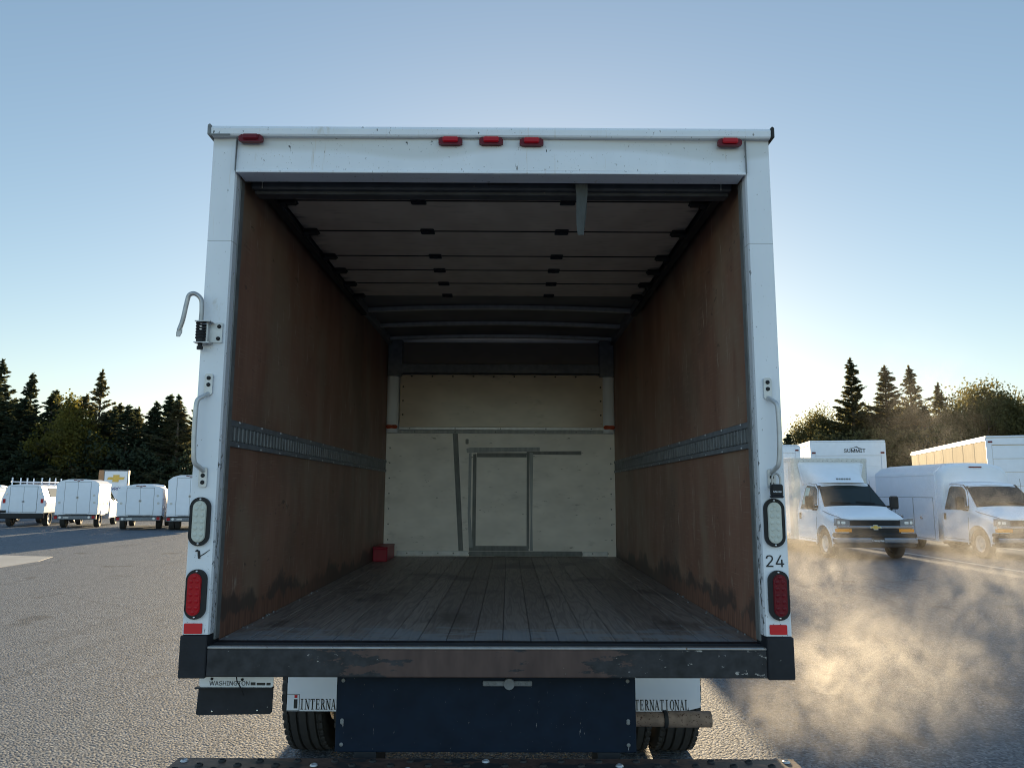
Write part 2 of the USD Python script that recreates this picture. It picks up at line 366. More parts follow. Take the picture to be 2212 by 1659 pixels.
# asphalt: dark binder, pale aggregate, tar seams; rough grain that glitters against the sun
g = G()
ag = g.voro(60., out='color'); bw = g.n('rgb_to_bw', color=ag) + '.val'
k = g.ramp(bw, [(.0, (.072, .085, .108)), (.35, (.142, .168, .206)), (.7, (.240, .275, .325)), (1., (.45, .49, .54))])
k = g.mix(g.rng(g.noise(.35, (1, 1, 1), 5, .6), .40, .65, 0., .45), k, (.19, .22, .26))
k = g.mix(g.rng(g.noise(9., (1, .6, 1), 4, .7), .50, .64, 0., .5), k, (.12, .14, .165))
k = g.mix(g.rng(g.noise(22., (1, .5, 1), 3, .7), .60, .70, 0., .45), k, (.34, .37, .40))
k = g.mix(g.rng(g.noise(1.6, (.25, 1, 1), 5, .65), .60, .72, 0., .5), k, (.115, .135, .16))
k = g.mix(g.rng(g.noise(.8, (2.6, .25, 1), 4, .6, off=(4, 7, 0)), .56, .68, 0., .35), k, (.11, .128, .152))
k = g.mix(g.rng(g.noise(.9, (1, 1, 1), 3, .5, off=(1, 3, 0)), .66, .70, 0., .6), k, (.085, .098, .115))
crk = g.n('voronoi_texture', vector=g.n('mapping', vector=g.n('mix_vector', fac=.12, a=g.pos(), b=g.n('noise_texture', vector=g.pos(), scale=1.3, detail=4.0)+'.color')+'.result', scale=(.22, .16, 1.))+'.vector', scale=1.0, feature='distance_to_edge')+'.distance'
k = g.mix(g.rng(crk, .001, .004, .22, 0.), k, (.022, .022, .024))
hb = g.math('add', g.math('multiply', g.voro(60.), -1.2), g.math('multiply', g.noise(170, detail=2), .6))
M['asphalt'] = g.done('rough_asphalt', base_color=k, roughness=.7, specular_ior_level=.14, normal=g.bump(hb, .75, .020))
M['concrete'] = mat('pale_concrete', (.46, .45, .43), .7, 0, .15, 1.2, bump=.2, bscale=60)
M['line'] = mat('worn_white_line', (.62, .62, .60), .6, 0, .1, 4, specks=((.12, .12, .12), 18, .60))


def leafmat(name, a, b, tr=.35):
    g = G(); r = g.n('object_info') + '.random'
    k = g.ramp(g.math('add', g.math('multiply', g.noise(.9, detail=4), .8), g.math('multiply', r, .2)), [(.3, a), (.7, b)])
    p = g.n('principled_bsdf', base_color=k, roughness=.6, specular_ior_level=.25)
    t = g.n('translucent_bsdf', color=g.mix(.5, k, (.9 * b[0] + .1, .9 * b[1] + .08, b[2]), 'mix'))
    o = g.n('mix_closure', fac=float(tr), closure1=p + '.BSDF', closure2=t + '.BSDF')
    return usdkit.material(stage, '/World/Looks/' + name, g.nodes, g.links, surface=o + '.closure')


M['needles'] = leafmat('dark_fir_needles', V([.028, .050, .040]), V([.085, .115, .070]), .4)
M['needles2'] = leafmat('hazed_olive_needles', V([.065, .072, .045]), V([.16, .155, .085]), .5)  # raised olive tone: steam glare over the right firs is put into the colour
M['leaves'] = leafmat('yellow_green_leaves', V([.09, .10, .03]), V([.24, .21, .05]), .5)
M['leaves2'] = leafmat('olive_leaves', V([.075, .082, .040]), V([.21, .19, .085]), .55)
M['leaves3'] = leafmat('orange_autumn_leaves', V([.16, .09, .02]), V([.34, .19, .03]), .45)
M['bark'] = mat('grey_brown_bark', (.085, .065, .05), .85, 0, .3, 6, stretch=(1, 1, .2), bump=.4, bscale=20)

# ------------------------------------------------------------------ ground
gr_ = grid(lambda u, v: (u, v, 0.0), np.linspace(-450, 450, 3), np.linspace(-450, 450, 3))
if gr_.face_normals[0][2] < 0: gr_.invert()
tag(part(None, 'ground', gr_, M['asphalt']), kind='structure')
slab = Polygon([(-60, 15.9), (-12.4, 15.55), (-10.75, 15.2), (-10.35, 14.0), (-10.25, 12.0), (-10.4, 4.0), (-60, 3.5)])
tag(part(None, 'pavement', ext(slab, .02, 'xy', -.012), M['concrete']), kind='structure', label='pale concrete slab in the asphalt at the left edge')
for (xa, ya, xb, yb) in [(10.75, 21.5, 10.5, 10.2), (14.6, 21.5, 14.3, 11.0)]:
    pl = Polygon([(xa - .05, ya), (xb - .05, yb), (xb + .05, yb), (xa + .05, ya)])
    tag(part(None, 'parking_line', ext(pl, .004, 'xy', 0), M['line']), 'worn white parking line on the asphalt ' + {10.75: 'between the two white vans', 14.6: 'right of the service van'}[xa], 'parking line', 'white parking lines')

# ================================================================== the box truck
F, L, WI = .945, 4.33, 1.1335
T = thing('box_truck', 'white box truck seen from behind with its roll-up door open and empty cargo box', 'truck')
# outer skin
for s in (-1, 1):
    part(T, 'outer_side_panel', box(s * 1.17, s * 1.212, .12, 4.4, .93, 3.10, .004), M['white_side'])
part(T, 'outer_roof', grid(lambda u, v: (u, v, 3.118 + .03 * (1 - (u / 1.22) ** 2)), np.linspace(-1.21, 1.21, 13), [.0, 4.4]), M['white_side'], smooth=True)
part(T, 'outer_front_panel', box(-1.2, 1.2, 4.40, 4.44, .93, 3.12), M['white_side'])
# rear frame: posts with a turned-in return, header, roof rail
for s in (-1, 1):
    prof = Polygon([(s * 1.222, .0), (s * 1.222, .118), (s * 1.16, .118), (s * 1.16, .055), (s * 1.1155, .055), (s * 1.1155, .012), (s * 1.1205, .0)])
    post = ext(prof, 3.098 - .992, 'xy', .992)
    part(T, 'corner_post', post, M['frame'])
    part(T, 'door_channel', [box(s * 1.1115, s * 1.165, .057, .105, .962, 2.935, .003)], M['galv'])
    part(T, 'corner_block', [box(s * 1.118, s * 1.226, -.012, .12, .826, .990, .004), box(s * 1.172, s * 1.226, .12, .4, .86, .985)], M['blackpaint'])
def head_pt(u, v):
    w = (math.sin(math.pi * (v - 2.945) / .155)) * math.exp(-((u - .62) / .33) ** 2) + .8 * math.sin(math.pi * (v - 2.945) / .155) * math.exp(-((u + .62) / .4) ** 2)
    lip = .006 * max(0, (2.958 - v) / .014)
    return (u, -.002 - .007 * math.sin(3.1 * u + 9 * (v - 2.9)) * (1 if 2.95 < v < 3.09 else 0) + .012 * w * (v - 3.02) / .05 * .5 - lip * .0, v)
hd = grid(head_pt, np.linspace(-1.118, 1.118, 90), np.linspace(2.942, 3.098, 16))
if hd.face_normals[:, 1].mean() > 0: hd.invert()
hdr = part(T, 'header', [hd, box(-1.119, 1.119, .008, .034, 2.944, 3.098), box(-1.106, 1.106, -.001, .09, 2.936, 2.944)], M['frame'])
part(T, 'header_lip', box(-1.114, 1.114, -.012, .0, 2.936, 2.947, .002), M['frame'])
rail = Polygon([(-.030, 3.104), (-.033, 3.128), (-.024, 3.142), (.0, 3.148), (.12, 3.148), (.12, 3.098), (-.010, 3.098), (-.022, 3.098)])
rl = ext(rail, 2.446, 'yz', -1.223)
part(T, 'roof_rail', rl, M['frame'])
for s in (-1, 1):
    part(T, 'rail_end_cap', [box(s * 1.224, s * 1.240, -.036, .10, 3.095, 3.150, .006)] + ([box(-1.225, -1.14, -.0345, -.028, 3.096, 3.103, .001)] if s < 0 else []), M['dark'] if s > 0 else M['galv'])
    lap = [(s * 1.117, -.0022, 2.944 + i * .0155, ) for i in range(10)]
    part(T, 'post_seam', [box(s * 1.1175, s * 1.1195, -.0125, .002, 2.944, 3.095)], M['galv'])
# clearance lamps
for cx_, cz_, dark in [(-1.052, 3.088, 1), (-.179, 3.080, 0), (-.001, 3.081, 0), (.176, 3.078, 0), (1.045, 3.081, 0)]:
    lampb = ext(Polygon([(cx_ - .052, cz_ - .012), (cx_ - .040, cz_ - .018), (cx_ + .040, cz_ - .018), (cx_ + .052, cz_ - .012), (cx_ + .052, cz_ + .006), (cx_ + .040, cz_ + .015), (cx_ - .040, cz_ + .015), (cx_ - .052, cz_ + .006)]), .020, 'xz', -.028)
    lp = part(T, 'clearance_lamp', lampb, M['dark_red_lens'])
    part(lp, 'lens', box(cx_ - .034, cx_ + .034, -.038, -.027, cz_ - .010, cz_ + .016, .006), M['dark_red_lens'] if dark else M['red_lens'])
# oval lamps in the posts
def oval(cx_, cz_, lens, name, grow=1.0, shift=0.):
    ring = stadium(cx_, cz_, .084 * grow, .196).difference(stadium(cx_ + shift, cz_, .056, .166))
    a = part(T, name, [ext(ring, .012, 'xz', -.014), ext(stadium(cx_, cz_, .082, .194), .004, 'xz', -.0035)], M['black'])
    b = part(a, 'lens', [ext(stadium(cx_ + shift, cz_, .0558, .1658), .011, 'xz', -.0165), ext(stadium(cx_ + shift, cz_, .050, .160), .003, 'xz', -.0195)], lens)
    d = []
    for r_ in range(5):
        for q_ in (-1, 1):
            d.append((cx_ + shift + q_ * .0125, -.0195, cz_ - .052 + r_ * .026))
    d += [(cx_ + shift, -.0195, cz_ + .070), (cx_ + shift, -.0195, cz_ - .070)]
    part(a, 'diode_dimples', rivets(d, .0085, .003), lens, smooth=True, kind='stuff')
    part(a, 'screw', rivets([(cx_, -.0145, cz_ + .0895)], .005, .003), M['chrome'], smooth=True)
    part(a, 'screw', rivets([(cx_, -.0145, cz_ - .0895)], .005, .003), M['chrome'], smooth=True)
oval(-1.177, 1.438, M['clear_lens'], 'reverse_lamp'); oval(1.170, 1.441, M['clear_lens'], 'reverse_lamp')
oval(-1.174, 1.150, M['red_lens'], 'tail_lamp', shift=-.006); oval(1.175, 1.153, M['dark_red_lens'], 'tail_lamp', shift=.004)
part(T, 'red_reflector', ext(rrect(-1.216, -1.143, .996, 1.036, .004), .003, 'xz', -.004), M['red_tape'])
part(T, 'red_reflector', ext(rrect(1.134, 1.204, .999, 1.037, .004), .003, 'xz', -.004), M['red_tape'])
part(T, 'number_lettering', text('24', .047, .001, 1.168, -.0008, 1.264), M['ink'])
scr = [tube([(-1.189, -.001, 1.318), (-1.183, -.001, 1.322), (-1.176, -.001, 1.318), (-1.174, -.001, 1.303), (-1.172, -.001, 1.290)], [.003, .0045, .005, .0055, .005], 6), tube([(-1.172, -.001, 1.297), (-1.150, -.001, 1.311), (-1.132, -.001, 1.325)], [.002, .002, .001], 5)]
part(T, 'marker_scrawl', scr, M['ink'], label='black marker scrawl on the left post')
# grab handles
def grab(s, xp, xt, zt, zb, lower=True):
    h = []
    pl_t = rrect(xp - .017, xp + .017, zt - .035, zt + .055, .010)
    a = part(T, 'grab_handle', tube(smoothpath([(xp, -.006, zt - .030), (xp + s * .012, -.030, zt - .046), (xt, -.046, zt - .066), (xt + s * .002, -.050, zt - .13), (xt + s * .002, -.050, (zt + zb) / 2), (xt - s * .0, -.050, zb + .11), (xt - s * .004, -.044, zb + .05), (xp + s * .01, -.026, zb + .030), (xp, -.006, zb + .015)], 6), .0098, 12), M['alu'], smooth=50)
    part(a, 'mounting_plate', ext(pl_t, .007, 'xz', -.009), M['alu'])
    part(a, 'bolt', rivets([(xp, -.010, zt + .036)], .009, .005), M['black'], smooth=True); part(a, 'bolt', rivets([(xp, -.010, zt + .008)], .009, .005), M['black'], smooth=True)
    if lower:
        part(a, 'mounting_plate', ext(rrect(xp - .017, xp + .017, zb - .052, zb + .03, .010), .007, 'xz', -.009), M['alu'])
        part(a, 'bolt', rivets([(xp, -.010, zb - .004)], .009, .005), M['black'], smooth=True); part(a, 'bolt', rivets([(xp, -.010, zb - .032)], .009, .005), M['black'], smooth=True)
grab(-1, -1.176, -1.203, 1.993, 1.628); grab(1, 1.168, 1.190, 1.985, 1.63)
# door hold-back hook with its spring
hk = part(T, 'door_hold_back', tube(smoothpath([(-1.214, -.032, 2.262), (-1.214, -.032, 2.32), (-1.220, -.032, 2.362), (-1.245, -.034, 2.384), (-1.268, -.036, 2.378), (-1.277, -.036, 2.345), (-1.288, -.038, 2.27), (-1.300, -.040, 2.225)], 6), .0095, 10), M['steel'], smooth=50)
part(hk, 'hook_tip', ext(Polygon([(-1.309, 2.199), (-1.296, 2.199), (-1.288, 2.216), (-1.288, 2.240), (-1.303, 2.240), (-1.310, 2.215)]), .008, 'xz', -.044), M['steel'])
tt = np.linspace(0, 6 * 2 * np.pi, 100)
part(hk, 'spring', [tube(np.stack([-1.212 + .0165 * np.cos(tt), -.032 + .0165 * np.sin(tt), 2.188 + (2.262 - 2.188) * tt / tt[-1]], 1), .005, 7), cyl((-1.212, -.032, 2.178), (-1.212, -.032, 2.225), .017, 16)], M['black'], smooth=50)
part(hk, 'bracket', [ext(Polygon([(-1.188, 2.185), (-1.188, 2.255), (-1.158, 2.262), (-1.134, 2.262), (-1.134, 2.182), (-1.158, 2.182)]).buffer(.003), .006, 'xz', -.009), box(-1.232, -1.168, -.052, -.006, 2.262, 2.266), box(-1.232, -1.168, -.052, -.006, 2.172, 2.176), box(-1.190, -1.184, -.03, -.006, 2.172, 2.266)], M['alu'])
part(hk, 'bolt', rivets([(-1.145, -.010, 2.249)], .009, .006), M['black'], smooth=True); part(hk, 'bolt', rivets([(-1.147, -.010, 2.197)], .009, .006), M['black'], smooth=True)
part(hk, 'end_bolt', [cyl((-1.212, -.032, 2.158), (-1.212, -.032, 2.176), .009, 10), cyl((-1.212, -.032, 2.146), (-1.212, -.032, 2.160), .0125, 6)], M['black'])
# wall lining, kerb of dirt, logistic track with its slots
for s in (-1, 1):
    part(T, 'wall_lining', box(s * WI, s * 1.165, .106, L + .02, F - .02, 3.03), M['ply'], label='red-brown stained plywood lining on the %s wall' % ('left' if s < 0 else 'right'))
    z0, z1 = 1.752, 1.868; xi = s * WI
    a = part(T, 'logistic_track', [box(xi - s * .003, xi + s * .001, .115, L, z0, z1), box(xi - s * .012, xi - s * .003, .115, L, z0, z0 + .024, .002), box(xi - s * .012, xi - s * .003, .115, L, z1 - .026, z1, .002)], M['track'])
    n = int((L - .15) / .0508); ribs, holes = [], []
    for i in range(n):
        y0 = .125 + i * .0508
        ribs.append(box(xi - s * .013, xi - s * .003, y0, y0 + .031, z0 + .025, z1 - .027, .003))
        holes.append((xi - s * .0115, y0 + .0155, z1 - .012))
    part(a, 'slot_bars', ribs, M['galv'], kind='stuff')
    part(a, 'slot_back', box(xi - s * .0045, xi - s * .0032, .12, L, z0 + .0245, z1 - .0265), M['slot'])
    b = []
    for i in range(0, n, 6):
        for zz in (z0 + .006, z1 - .006):
            q = trimesh.creation.icosphere(1, .006); q.apply_translation((xi - s * .011, .23 + i * .0508, zz)); b.append(q)
    part(a, 'rivets', b, M['alu'], kind='stuff')
# floor boards
rng = np.random.default_rng(5)
nb = 19; w = 2 * WI / nb
for i in range(nb):
    x0 = -WI + i * w; dz = rng.uniform(-.0025, .0015)
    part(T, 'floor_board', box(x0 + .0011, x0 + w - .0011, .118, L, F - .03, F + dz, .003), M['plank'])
part(T, 'floor_underlay', box(-WI, WI, .13, L, F - .06, F - .012), M['dark'])
cr = []
for i in range(34):                                      # crumbs of sealant along the wall foot
    s = -1 if i % 3 else 1; y0 = rng.uniform(.2, 1.7); r = rng.uniform(.002, .007)
    q = trimesh.creation.icosphere(1, r); q.apply_translation((s * (WI - rng.uniform(.003, .03)), y0, F + r * .4)); cr.append(q)
part(T, 'sealant_crumbs', cr, M['galv'], kind='stuff')
# sill, bumper beam
part(T, 'threshold_plate', [box(-1.128, 1.128, .062, .118, F - .02, F + .005, .003)], M['blackpaint'])
part(T, 'sill_channel', [box(-1.128, 1.128, .018, .062, F - .03, F - .010), box(-.05, .06, .024, .05, F - .010, F - .006)], M['dark'])
part(T, 'bumper_beam', [box(-1.116, 1.116, -.010, .018, .832, F - .006, .004), box(-1.116, 1.116, .018, .06, .832, .85)], M['beam'])
part(T, 'beam_top_edge', box(-1.116, 1.116, -.012, .020, F - .006, F + .004, .003), M['steel'])
# front wall of the box
yw = L
part(T, 'front_wall_lower_panel', box(-1.13, 1.13, yw - .012, yw + .01, F, 2.142), M['cream'])
part(T, 'front_wall_upper_panel', box(-1.005, 1.03, yw - .020, yw + .01, 2.196, 2.722, .003), M['cream_gloss'])
part(T, 'front_wall_head_panel', box(-.985, .985, yw + .03, yw + .05, 2.74, 3.06), cream('dark_head_panel', (.24, .20, .17), .5))  # same panel pattern in a darker tone
part(T, 'head_beam', [box(-1.0, 1.02, yw - .05, yw + .03, 2.735, 2.828, .006), box(-1.0, 1.02, yw - .058, yw - .05, 2.735, 2.747)], M['track'])
for s in (-1, 1):
    part(T, 'head_gusset', [box(s * .985, s * 1.13, yw - .06, yw + .03, 2.70, 3.07, .006)], M['track'])
    part(T, 'rounded_corner', lathe([(.06, 2.14), (.06, 2.70)], 'z', (s * 1.075, yw + .0, 0), 24), M['white_side'], smooth=True)
    part(T, 'orange_tape_end', [box(s * 1.02, s * 1.13, yw - .07, yw - .02, 2.178, 2.215, .012)], M['orange_rag'])
part(T, 'joint_strip', [box(-1.01, 1.03, yw - .026, yw - .012, 2.17, 2.196, .002)], M['alu']); part(T, 'joint_strip', [box(-1.12, 1.12, yw - .020, yw - .012, 2.134, 2.168, .002)], M['duct'])
part(T, 'kick_strip', [box(-1.0, -.30, yw - .018, yw - .012, F + .005, F + .052, .002)], M['alu']); part(T, 'kick_strip', [box(-.298, .80, yw - .021, yw - .012, F + .003, F + .050, .002)], M['duct_dark']); part(T, 'kick_strip', [box(.802, 1.05, yw - .018, yw - .012, F + .003, F + .048, .002)], M['alu'])
R_ = [(-.89 + i * .205, yw - .021, 2.705) for i in range(9)] + [(s * .985 + .012, yw - .021, 2.60 - i * .14) for s in (-1, 1) for i in range(3)]
part(T, 'rivets', rivets(R_, .009, .006), M['black'], kind='stuff')
R_ = [(s * 1.09, yw - .013, 1.99 - i * .148) for s in (-1, 1) for i in range(7)] + [(-.9 + i * .15, yw - .0225, F + .03) for i in range(14)] + [(-.9 + i * .45, yw - .027, 2.183) for i in range(5)] + [(-.85 + i * .4, yw - .021, 2.15) for i in range(5)]
part(T, 'rivets', rivets(R_, .007, .005), M['galv'], kind='stuff')
def strip(pts, d, mm, lab=None, at=None): part(T, 'tape_strip', ext(Polygon(pts), d, 'xz', (at or yw - .0145) - d / 2), mm, label=lab)
strip([(-.476, 2.178), (-.425, 2.178), (-.352, .955), (-.398, .95)], .004, M['duct_dark'], 'long slanted dark tape strip on the cream panel')
strip([(-.335, 1.985), (-.30, 1.995), (.39, 2.0), (.39, 1.962), (-.33, 1.945)], .006, M['duct'])
strip([(-.23, 1.944), (.26, 1.944), (.26, 1.902), (-.23, 1.902)], .003, M['duct_dark']); strip([(.26, 1.958), (.80, 1.965), (.80, 1.928), (.26, 1.93)], .003, M['duct_dark'])
strip([(-.31, 1.94), (-.285, 1.945), (-.288, 1.35), (-.262, 1.03), (-.30, 1.03), (-.315, 1.35)], .004, M['duct']); strip([(-.268, 1.93), (-.235, 1.935), (-.236, 1.02), (-.272, 1.02)], .0035, M['duct_dark'])
strip([(.262, 1.93), (.288, 1.93), (.285, 1.02), (.26, 1.02)], .0035, M['duct_dark']); strip([(.288, 1.95), (.325, 1.945), (.315, 1.30), (.322, 1.0), (.292, 1.0), (.298, 1.3)], .005, M['duct'])
strip([(-.30, 1.045), (.28, 1.045), (.28, .998), (-.30, .998)], .0025, M['duct_dark'])
part(T, 'access_panel', box(-.231, .256, yw - .015, yw - .011, 1.046, 1.901, .0015), M['cream'], label='patched small door panel framed with grey tape')
part(T, 'tape_patch', ext(rrect(-.345, -.315, 2.03, 2.08, .008), .004, 'xz', yw - .016), M['duct_dark'])
# ceiling: skin, roof bows, side rails, door tracks
part(T, 'roof_lining', grid(lambda u, v: (u, v, 3.093 + .02 * (1 - (u / 1.13) ** 2)), np.linspace(-1.15, 1.15, 13), [.03, L + .05]), M['roof_skin'], smooth=True)
for yb in (2.45, 3.02, 3.62, 4.20):
    cur = [(u, yb, 3.052 + .028 * (1 - (u / 1.12) ** 2)) for u in np.linspace(-1.12, 1.12, 15)]
    bowm = grid(lambda u, v: (u, yb + v * .022, 3.050 + .028 * (1 - (u / 1.12) ** 2)), np.linspace(-1.12, 1.12, 15), [-1, 1])
    up_ = bowm.copy(); up_.apply_translation([0, 0, .03])
    fr = grid(lambda u, v: (u, yb - .022, 3.050 + .03 * v + .028 * (1 - (u / 1.12) ** 2)), np.linspace(-1.12, 1.12, 15), [0, 1])
    part(T, 'roof_bow', [bowm, up_, fr], M['alu'], smooth=30)
for s in (-1, 1):
    part(T, 'top_rail', box(s * 1.095, s * 1.16, .10, L + .03, 3.02, 3.09, .004), M['track'])
    part(T, 'door_track', [box(s * 1.06, s * 1.098, .22, 2.75, 2.955, 2.963), box(s * 1.091, s * 1.098, .22, 2.75, 2.963, 3.012), box(s * 1.06, s * 1.066, .22, 2.75, 2.963, 2.975)], M['dark'])
# the rolled-up door: boards, hinges, rollers, bottom bar, pull strap, lift cables
ys = [.23, .46, .90, 1.345, 1.64, 1.955, 2.30]
for i in range(6):
    a = part(T, 'door_board', box(-1.055, 1.055, ys[i] + .007, ys[i + 1] - .007, 2.998, 3.022, .003), M['door_panel'])
part(T, 'door_backing', box(-1.05, 1.05, .24, 2.29, 3.024, 3.028), M['slot'])
for i in range(1, 6): part(T, 'seam_seal', box(-1.05, 1.05, ys[i] - .004, ys[i] + .004, 2.9955, 3.01), M['slot'])  # black strips laid over the joints as the shade in the board gaps
for i in range(1, 7):
    yy = ys[i] if i < 6 else 2.27
    for xx in (-.375, .372):
        a = part(T, 'door_hinge', [ext(rrect(xx - .038, xx + .038, yy - .042, yy + .042, .010), .004, 'xy', 2.993), tube([(xx - .036, yy, 2.990), (xx + .036, yy, 2.990)], .008, 8), box(xx - .012, xx + .012, yy - .03, yy + .03, 2.988, 2.994, .002)], M['blackpaint'])
    for s in (-1, 1):
        part(T, 'door_roller', [ext(rrect(s * 1.02 - .038, s * 1.02 + .038, yy - .045, yy + .045, .012), .005, 'xy', 2.992), box(s * .985, s * 1.05, yy - .02, yy + .02, 2.975, 2.993, .004), cyl((s * 1.03, yy, 2.980), (s * 1.082, yy, 2.980), .018, 12)], M['dark'])
part(T, 'door_bottom_bar', [box(-1.10, 1.10, .14, .20, 2.925, 2.985, .008), box(-1.09, 1.09, .17, .235, 2.912, 2.93, .003)], mat('dark_blue_steel', (.055, .06, .072), .5, .1, .3, 14, specks=((.2, .17, .14), 60, .66)))
part(T, 'door_handle_plate', [box(-.02, .12, .132, .142, 2.945, 2.98, .003)], M['dark'])
part(T, 'counterbalance_shaft', [cyl((-1.1, .30, 3.055), (1.1, .30, 3.055), .014, 10), cyl((-.35, .30, 3.055), (.35, .30, 3.055), .028, 14)], M['dark'])
for s in (-1, 1):
    part(T, 'lift_cable', [tube([(s * 1.045, .135, 2.925), (s * 1.045, .135, 3.04)], .0025, 6), cyl((s * 1.045, .135, 2.955), (s * 1.045, .135, 2.972), .006, 8)], M['alu'])
def strap_pt(u, v):
    w_ = (.030 - .016 * v) ; return (.402 + u * w_ + .004 * math.sin(6 * v), .092 + .006 * abs(u) * (1 - v) + .012 * v * v, 2.962 - .262 * v)
stp = [grid(strap_pt, np.linspace(-1, 1, 5), np.linspace(0, 1, 14))]
b2 = grid(lambda u, v: (.402 + u * (.026 - .016 * v) + .010 * math.sin(3 * v), .104 + .012 * v * v + .01 * math.sin(math.pi * v), 2.962 - .258 * v), np.linspace(-1, 1, 4), np.linspace(0, 1, 14))
part(T, 'pull_strap', stp + [b2, box(.374, .430, .09, .145, 2.957, 2.963)], mat('grey_webbing', (.055, .06, .062), .8, 0, .2, 40, stretch=(1, 1, .3), bump=.3, bscale=150), smooth=40)
# under the body: number plate, skirt, mud flaps, wheels, exhaust, axle, chassis, step
def bent(pts): return ext(Polygon(pts), .308, 'yz', -1.190)
np_ = part(T, 'number_plate', ext(rrect(-1.186, -.882, .764, .86, .01), .003, 'xz', .112), M['white'], label='number plate half hidden under the bumper beam')
part(np_, 'plate_lettering', text('WASHINGTON', .017, .001, -1.062, .1115, .7715), M['ink'])
part(np_, 'month_stickers', [box(-.975, -.955, .111, .112, .772, .784), box(-.95, -.915, .111, .112, .772, .782), box(-.91, -.893, .111, .112, .772, .782)], M['ink'])
part(np_, 'screw', rivets([(-1.135, .110, .797)], .006, .004), M['black']); part(np_, 'screw', rivets([(-1.01, .110, .795)], .006, .004), M['black'])
part(T, 'plate_bracket', [ext(Polygon([(-1.190, .762), (-.884, .764), (-.886, .664), (-.892, .658), (-1.190, .652), (-1.196, .658)]), .006, 'xz', .120), box(-1.2, -.882, .098, .126, .7605, .7645)], M['blackpaint'])
part(T, 'bracket_screws', rivets([(-1.13, .1195, .668), (-.945, .1195, .672)], .005, .004), M['chrome'], kind='stuff')
part(T, 'dangling_wire', tube([(-1.02, .06, .84), (-1.018, .07, .80), (-1.006, .09, .765), (-.998, .10, .735)], .0025, 6), M['black'])
part(T, 'rear_skirt', [box(-.618, .606, .100, .112, .518, .86, .002)], M['skirt'])
part(T, 'skirt_screws', rivets([(x_, .099, z_) for x_ in (-.592, .574) for z_ in (.835, .795, .640, .632, .547)], .008, .004), M['galv'], kind='stuff')
part(T, 'skirt_latch', [box(-.02, .182, .090, .100, .776, .796, .003), cyl((.088, .100, .786), (.088, .080, .786), .022, 16)] + [rivets([(x_, .089, .786)], .005, .003) for x_ in (.0, .03, .13, .16)], M['track'])
for s, x0, x1 in ((-1, -1.132, -.60), (1, .60, 1.146)):
    pts = [(x0, .368), (x1, .366), (x1, .86), (x0, .86)] if s < 0 else [(x0, .362), (1.06, .372), (x1, .392), (x1 + .002, .86), (x0, .86)]
    a = part(T, 'mud_flap', ext(Polygon(pts), .008, 'xz', 1.22), M['white'])
    off = -1.062 if s < 0 else .727
    for sh_ in serif('INTERNATIONAL', .056, .0276 if s > 0 else .0288):
        part(a, 'letter', ext(affinity.translate(sh_, off, .376), .0012, 'xz', 1.2188), M['ink'])
    if s < 0:
        part(a, 'emblem', [box(-1.094, -1.075, 1.2186, 1.2198, .382, .430), box(-1.132, -1.063, 1.2186, 1.2198, .370, .3725), box(-1.132, -1.063, 1.2186, 1.2198, .4535, .456), box(-1.0655, -1.063, 1.2186, 1.2198, .370, .456)], M['ink'])
        part(a, 'emblem_dot', box(-1.092, -1.076, 1.2186, 1.2198, .437, .452), M['red_tape'])
def big_tyre(cx_):
    W2, R = .120, .455
    pr_ = [(.29, -W2 + .01), (.33, -W2), (.40, -W2 - .004), (R - .03, -W2 + .004), (R - .006, -W2 + .02)]
    xs = [-.078, -.028, .028, .078]
    for xg in xs: pr_ += [(R, xg - .008), (R - .014, xg - .005), (R - .014, xg + .005), (R, xg + .008)]
    pr_ += [(R - .006, W2 - .02), (R - .03, W2 - .004), (.40, W2 + .004), (.33, W2), (.29, W2 - .01)]
    m = [lathe(pr_, 'x', (cx_, 1.82, R), 64)]
    for k in range(48):                                   # shoulder lugs
        a = k / 48 * 2 * math.pi
        for s in (-1, 1):
            b = box(-.017, .017, -.020, .020, -.006, .006, .003); b.apply_translation([s * (W2 - .024), 0, R - .0085]); b.apply_transform(TM.rotation_matrix(a, [1, 0, 0])); b.apply_translation([cx_, 1.82, R]); m.append(b)
    return m
for cx_ in (-1.092, -.80, .80, 1.075):
    a = part(T, 'wheel', [lathe([(.0, -.05), (.24, -.05), (.29, -.11), (.295, .0), (.29, .11), (.22, .06), (.0, .06)], 'x', (cx_, 1.82, .455), 32)], M['silver'], smooth=30)
    part(a, 'tyre', big_tyre(cx_), M['rubber'], smooth=35)
part(T, 'rear_axle', [cyl((-.8, 1.82, .455), (.8, 1.82, .455), .075, 16), lathe([(.02, -.2), (.17, -.12), (.2, 0), (.17, .12), (.02, .2)], 'y', (0, 1.82, .455), 20)], M['dark'])
for s in (-1, 1):
    part(T, 'chassis_rail', box(s * .40, s * .48, .13, 6.4, .60, .84), M['dark'])
    part(T, 'step_arm', box(s * .495 - .045, s * .495 + .045, .10, .35, .40, .518), M['dark'])
    for yc in (.7, 1.4, 2.2, 3.0, 3.8): part(T, 'cross_member', box(-1.1 if s < 0 else .5, -.5 if s < 0 else 1.1, yc - .04, yc + .04, .845, .88), M['dark'])
ex = part(T, 'exhaust_pipe', [cyl((.4, .60, .506), (.826, .60, .506), .033, 20), lathe([(.036, .82), (.036, 1.04), (.033, 1.04), (.033, .82)], 'x', (0, .60, .506), 20)], M['exhaust'], smooth=30)
part(ex, 'pipe_clamp', lathe([(.036, .815), (.0395, .818), (.0395, .832), (.036, .835)], 'x', (0, .60, .506), 20), M['dark'], smooth=30)
st = part(T, 'step_plate', [box(-1.207, 1.207, -.62, -.004, .512, .526, .002), box(-1.207, 1.207, -.004, .004, .47, .526)], M['step'])
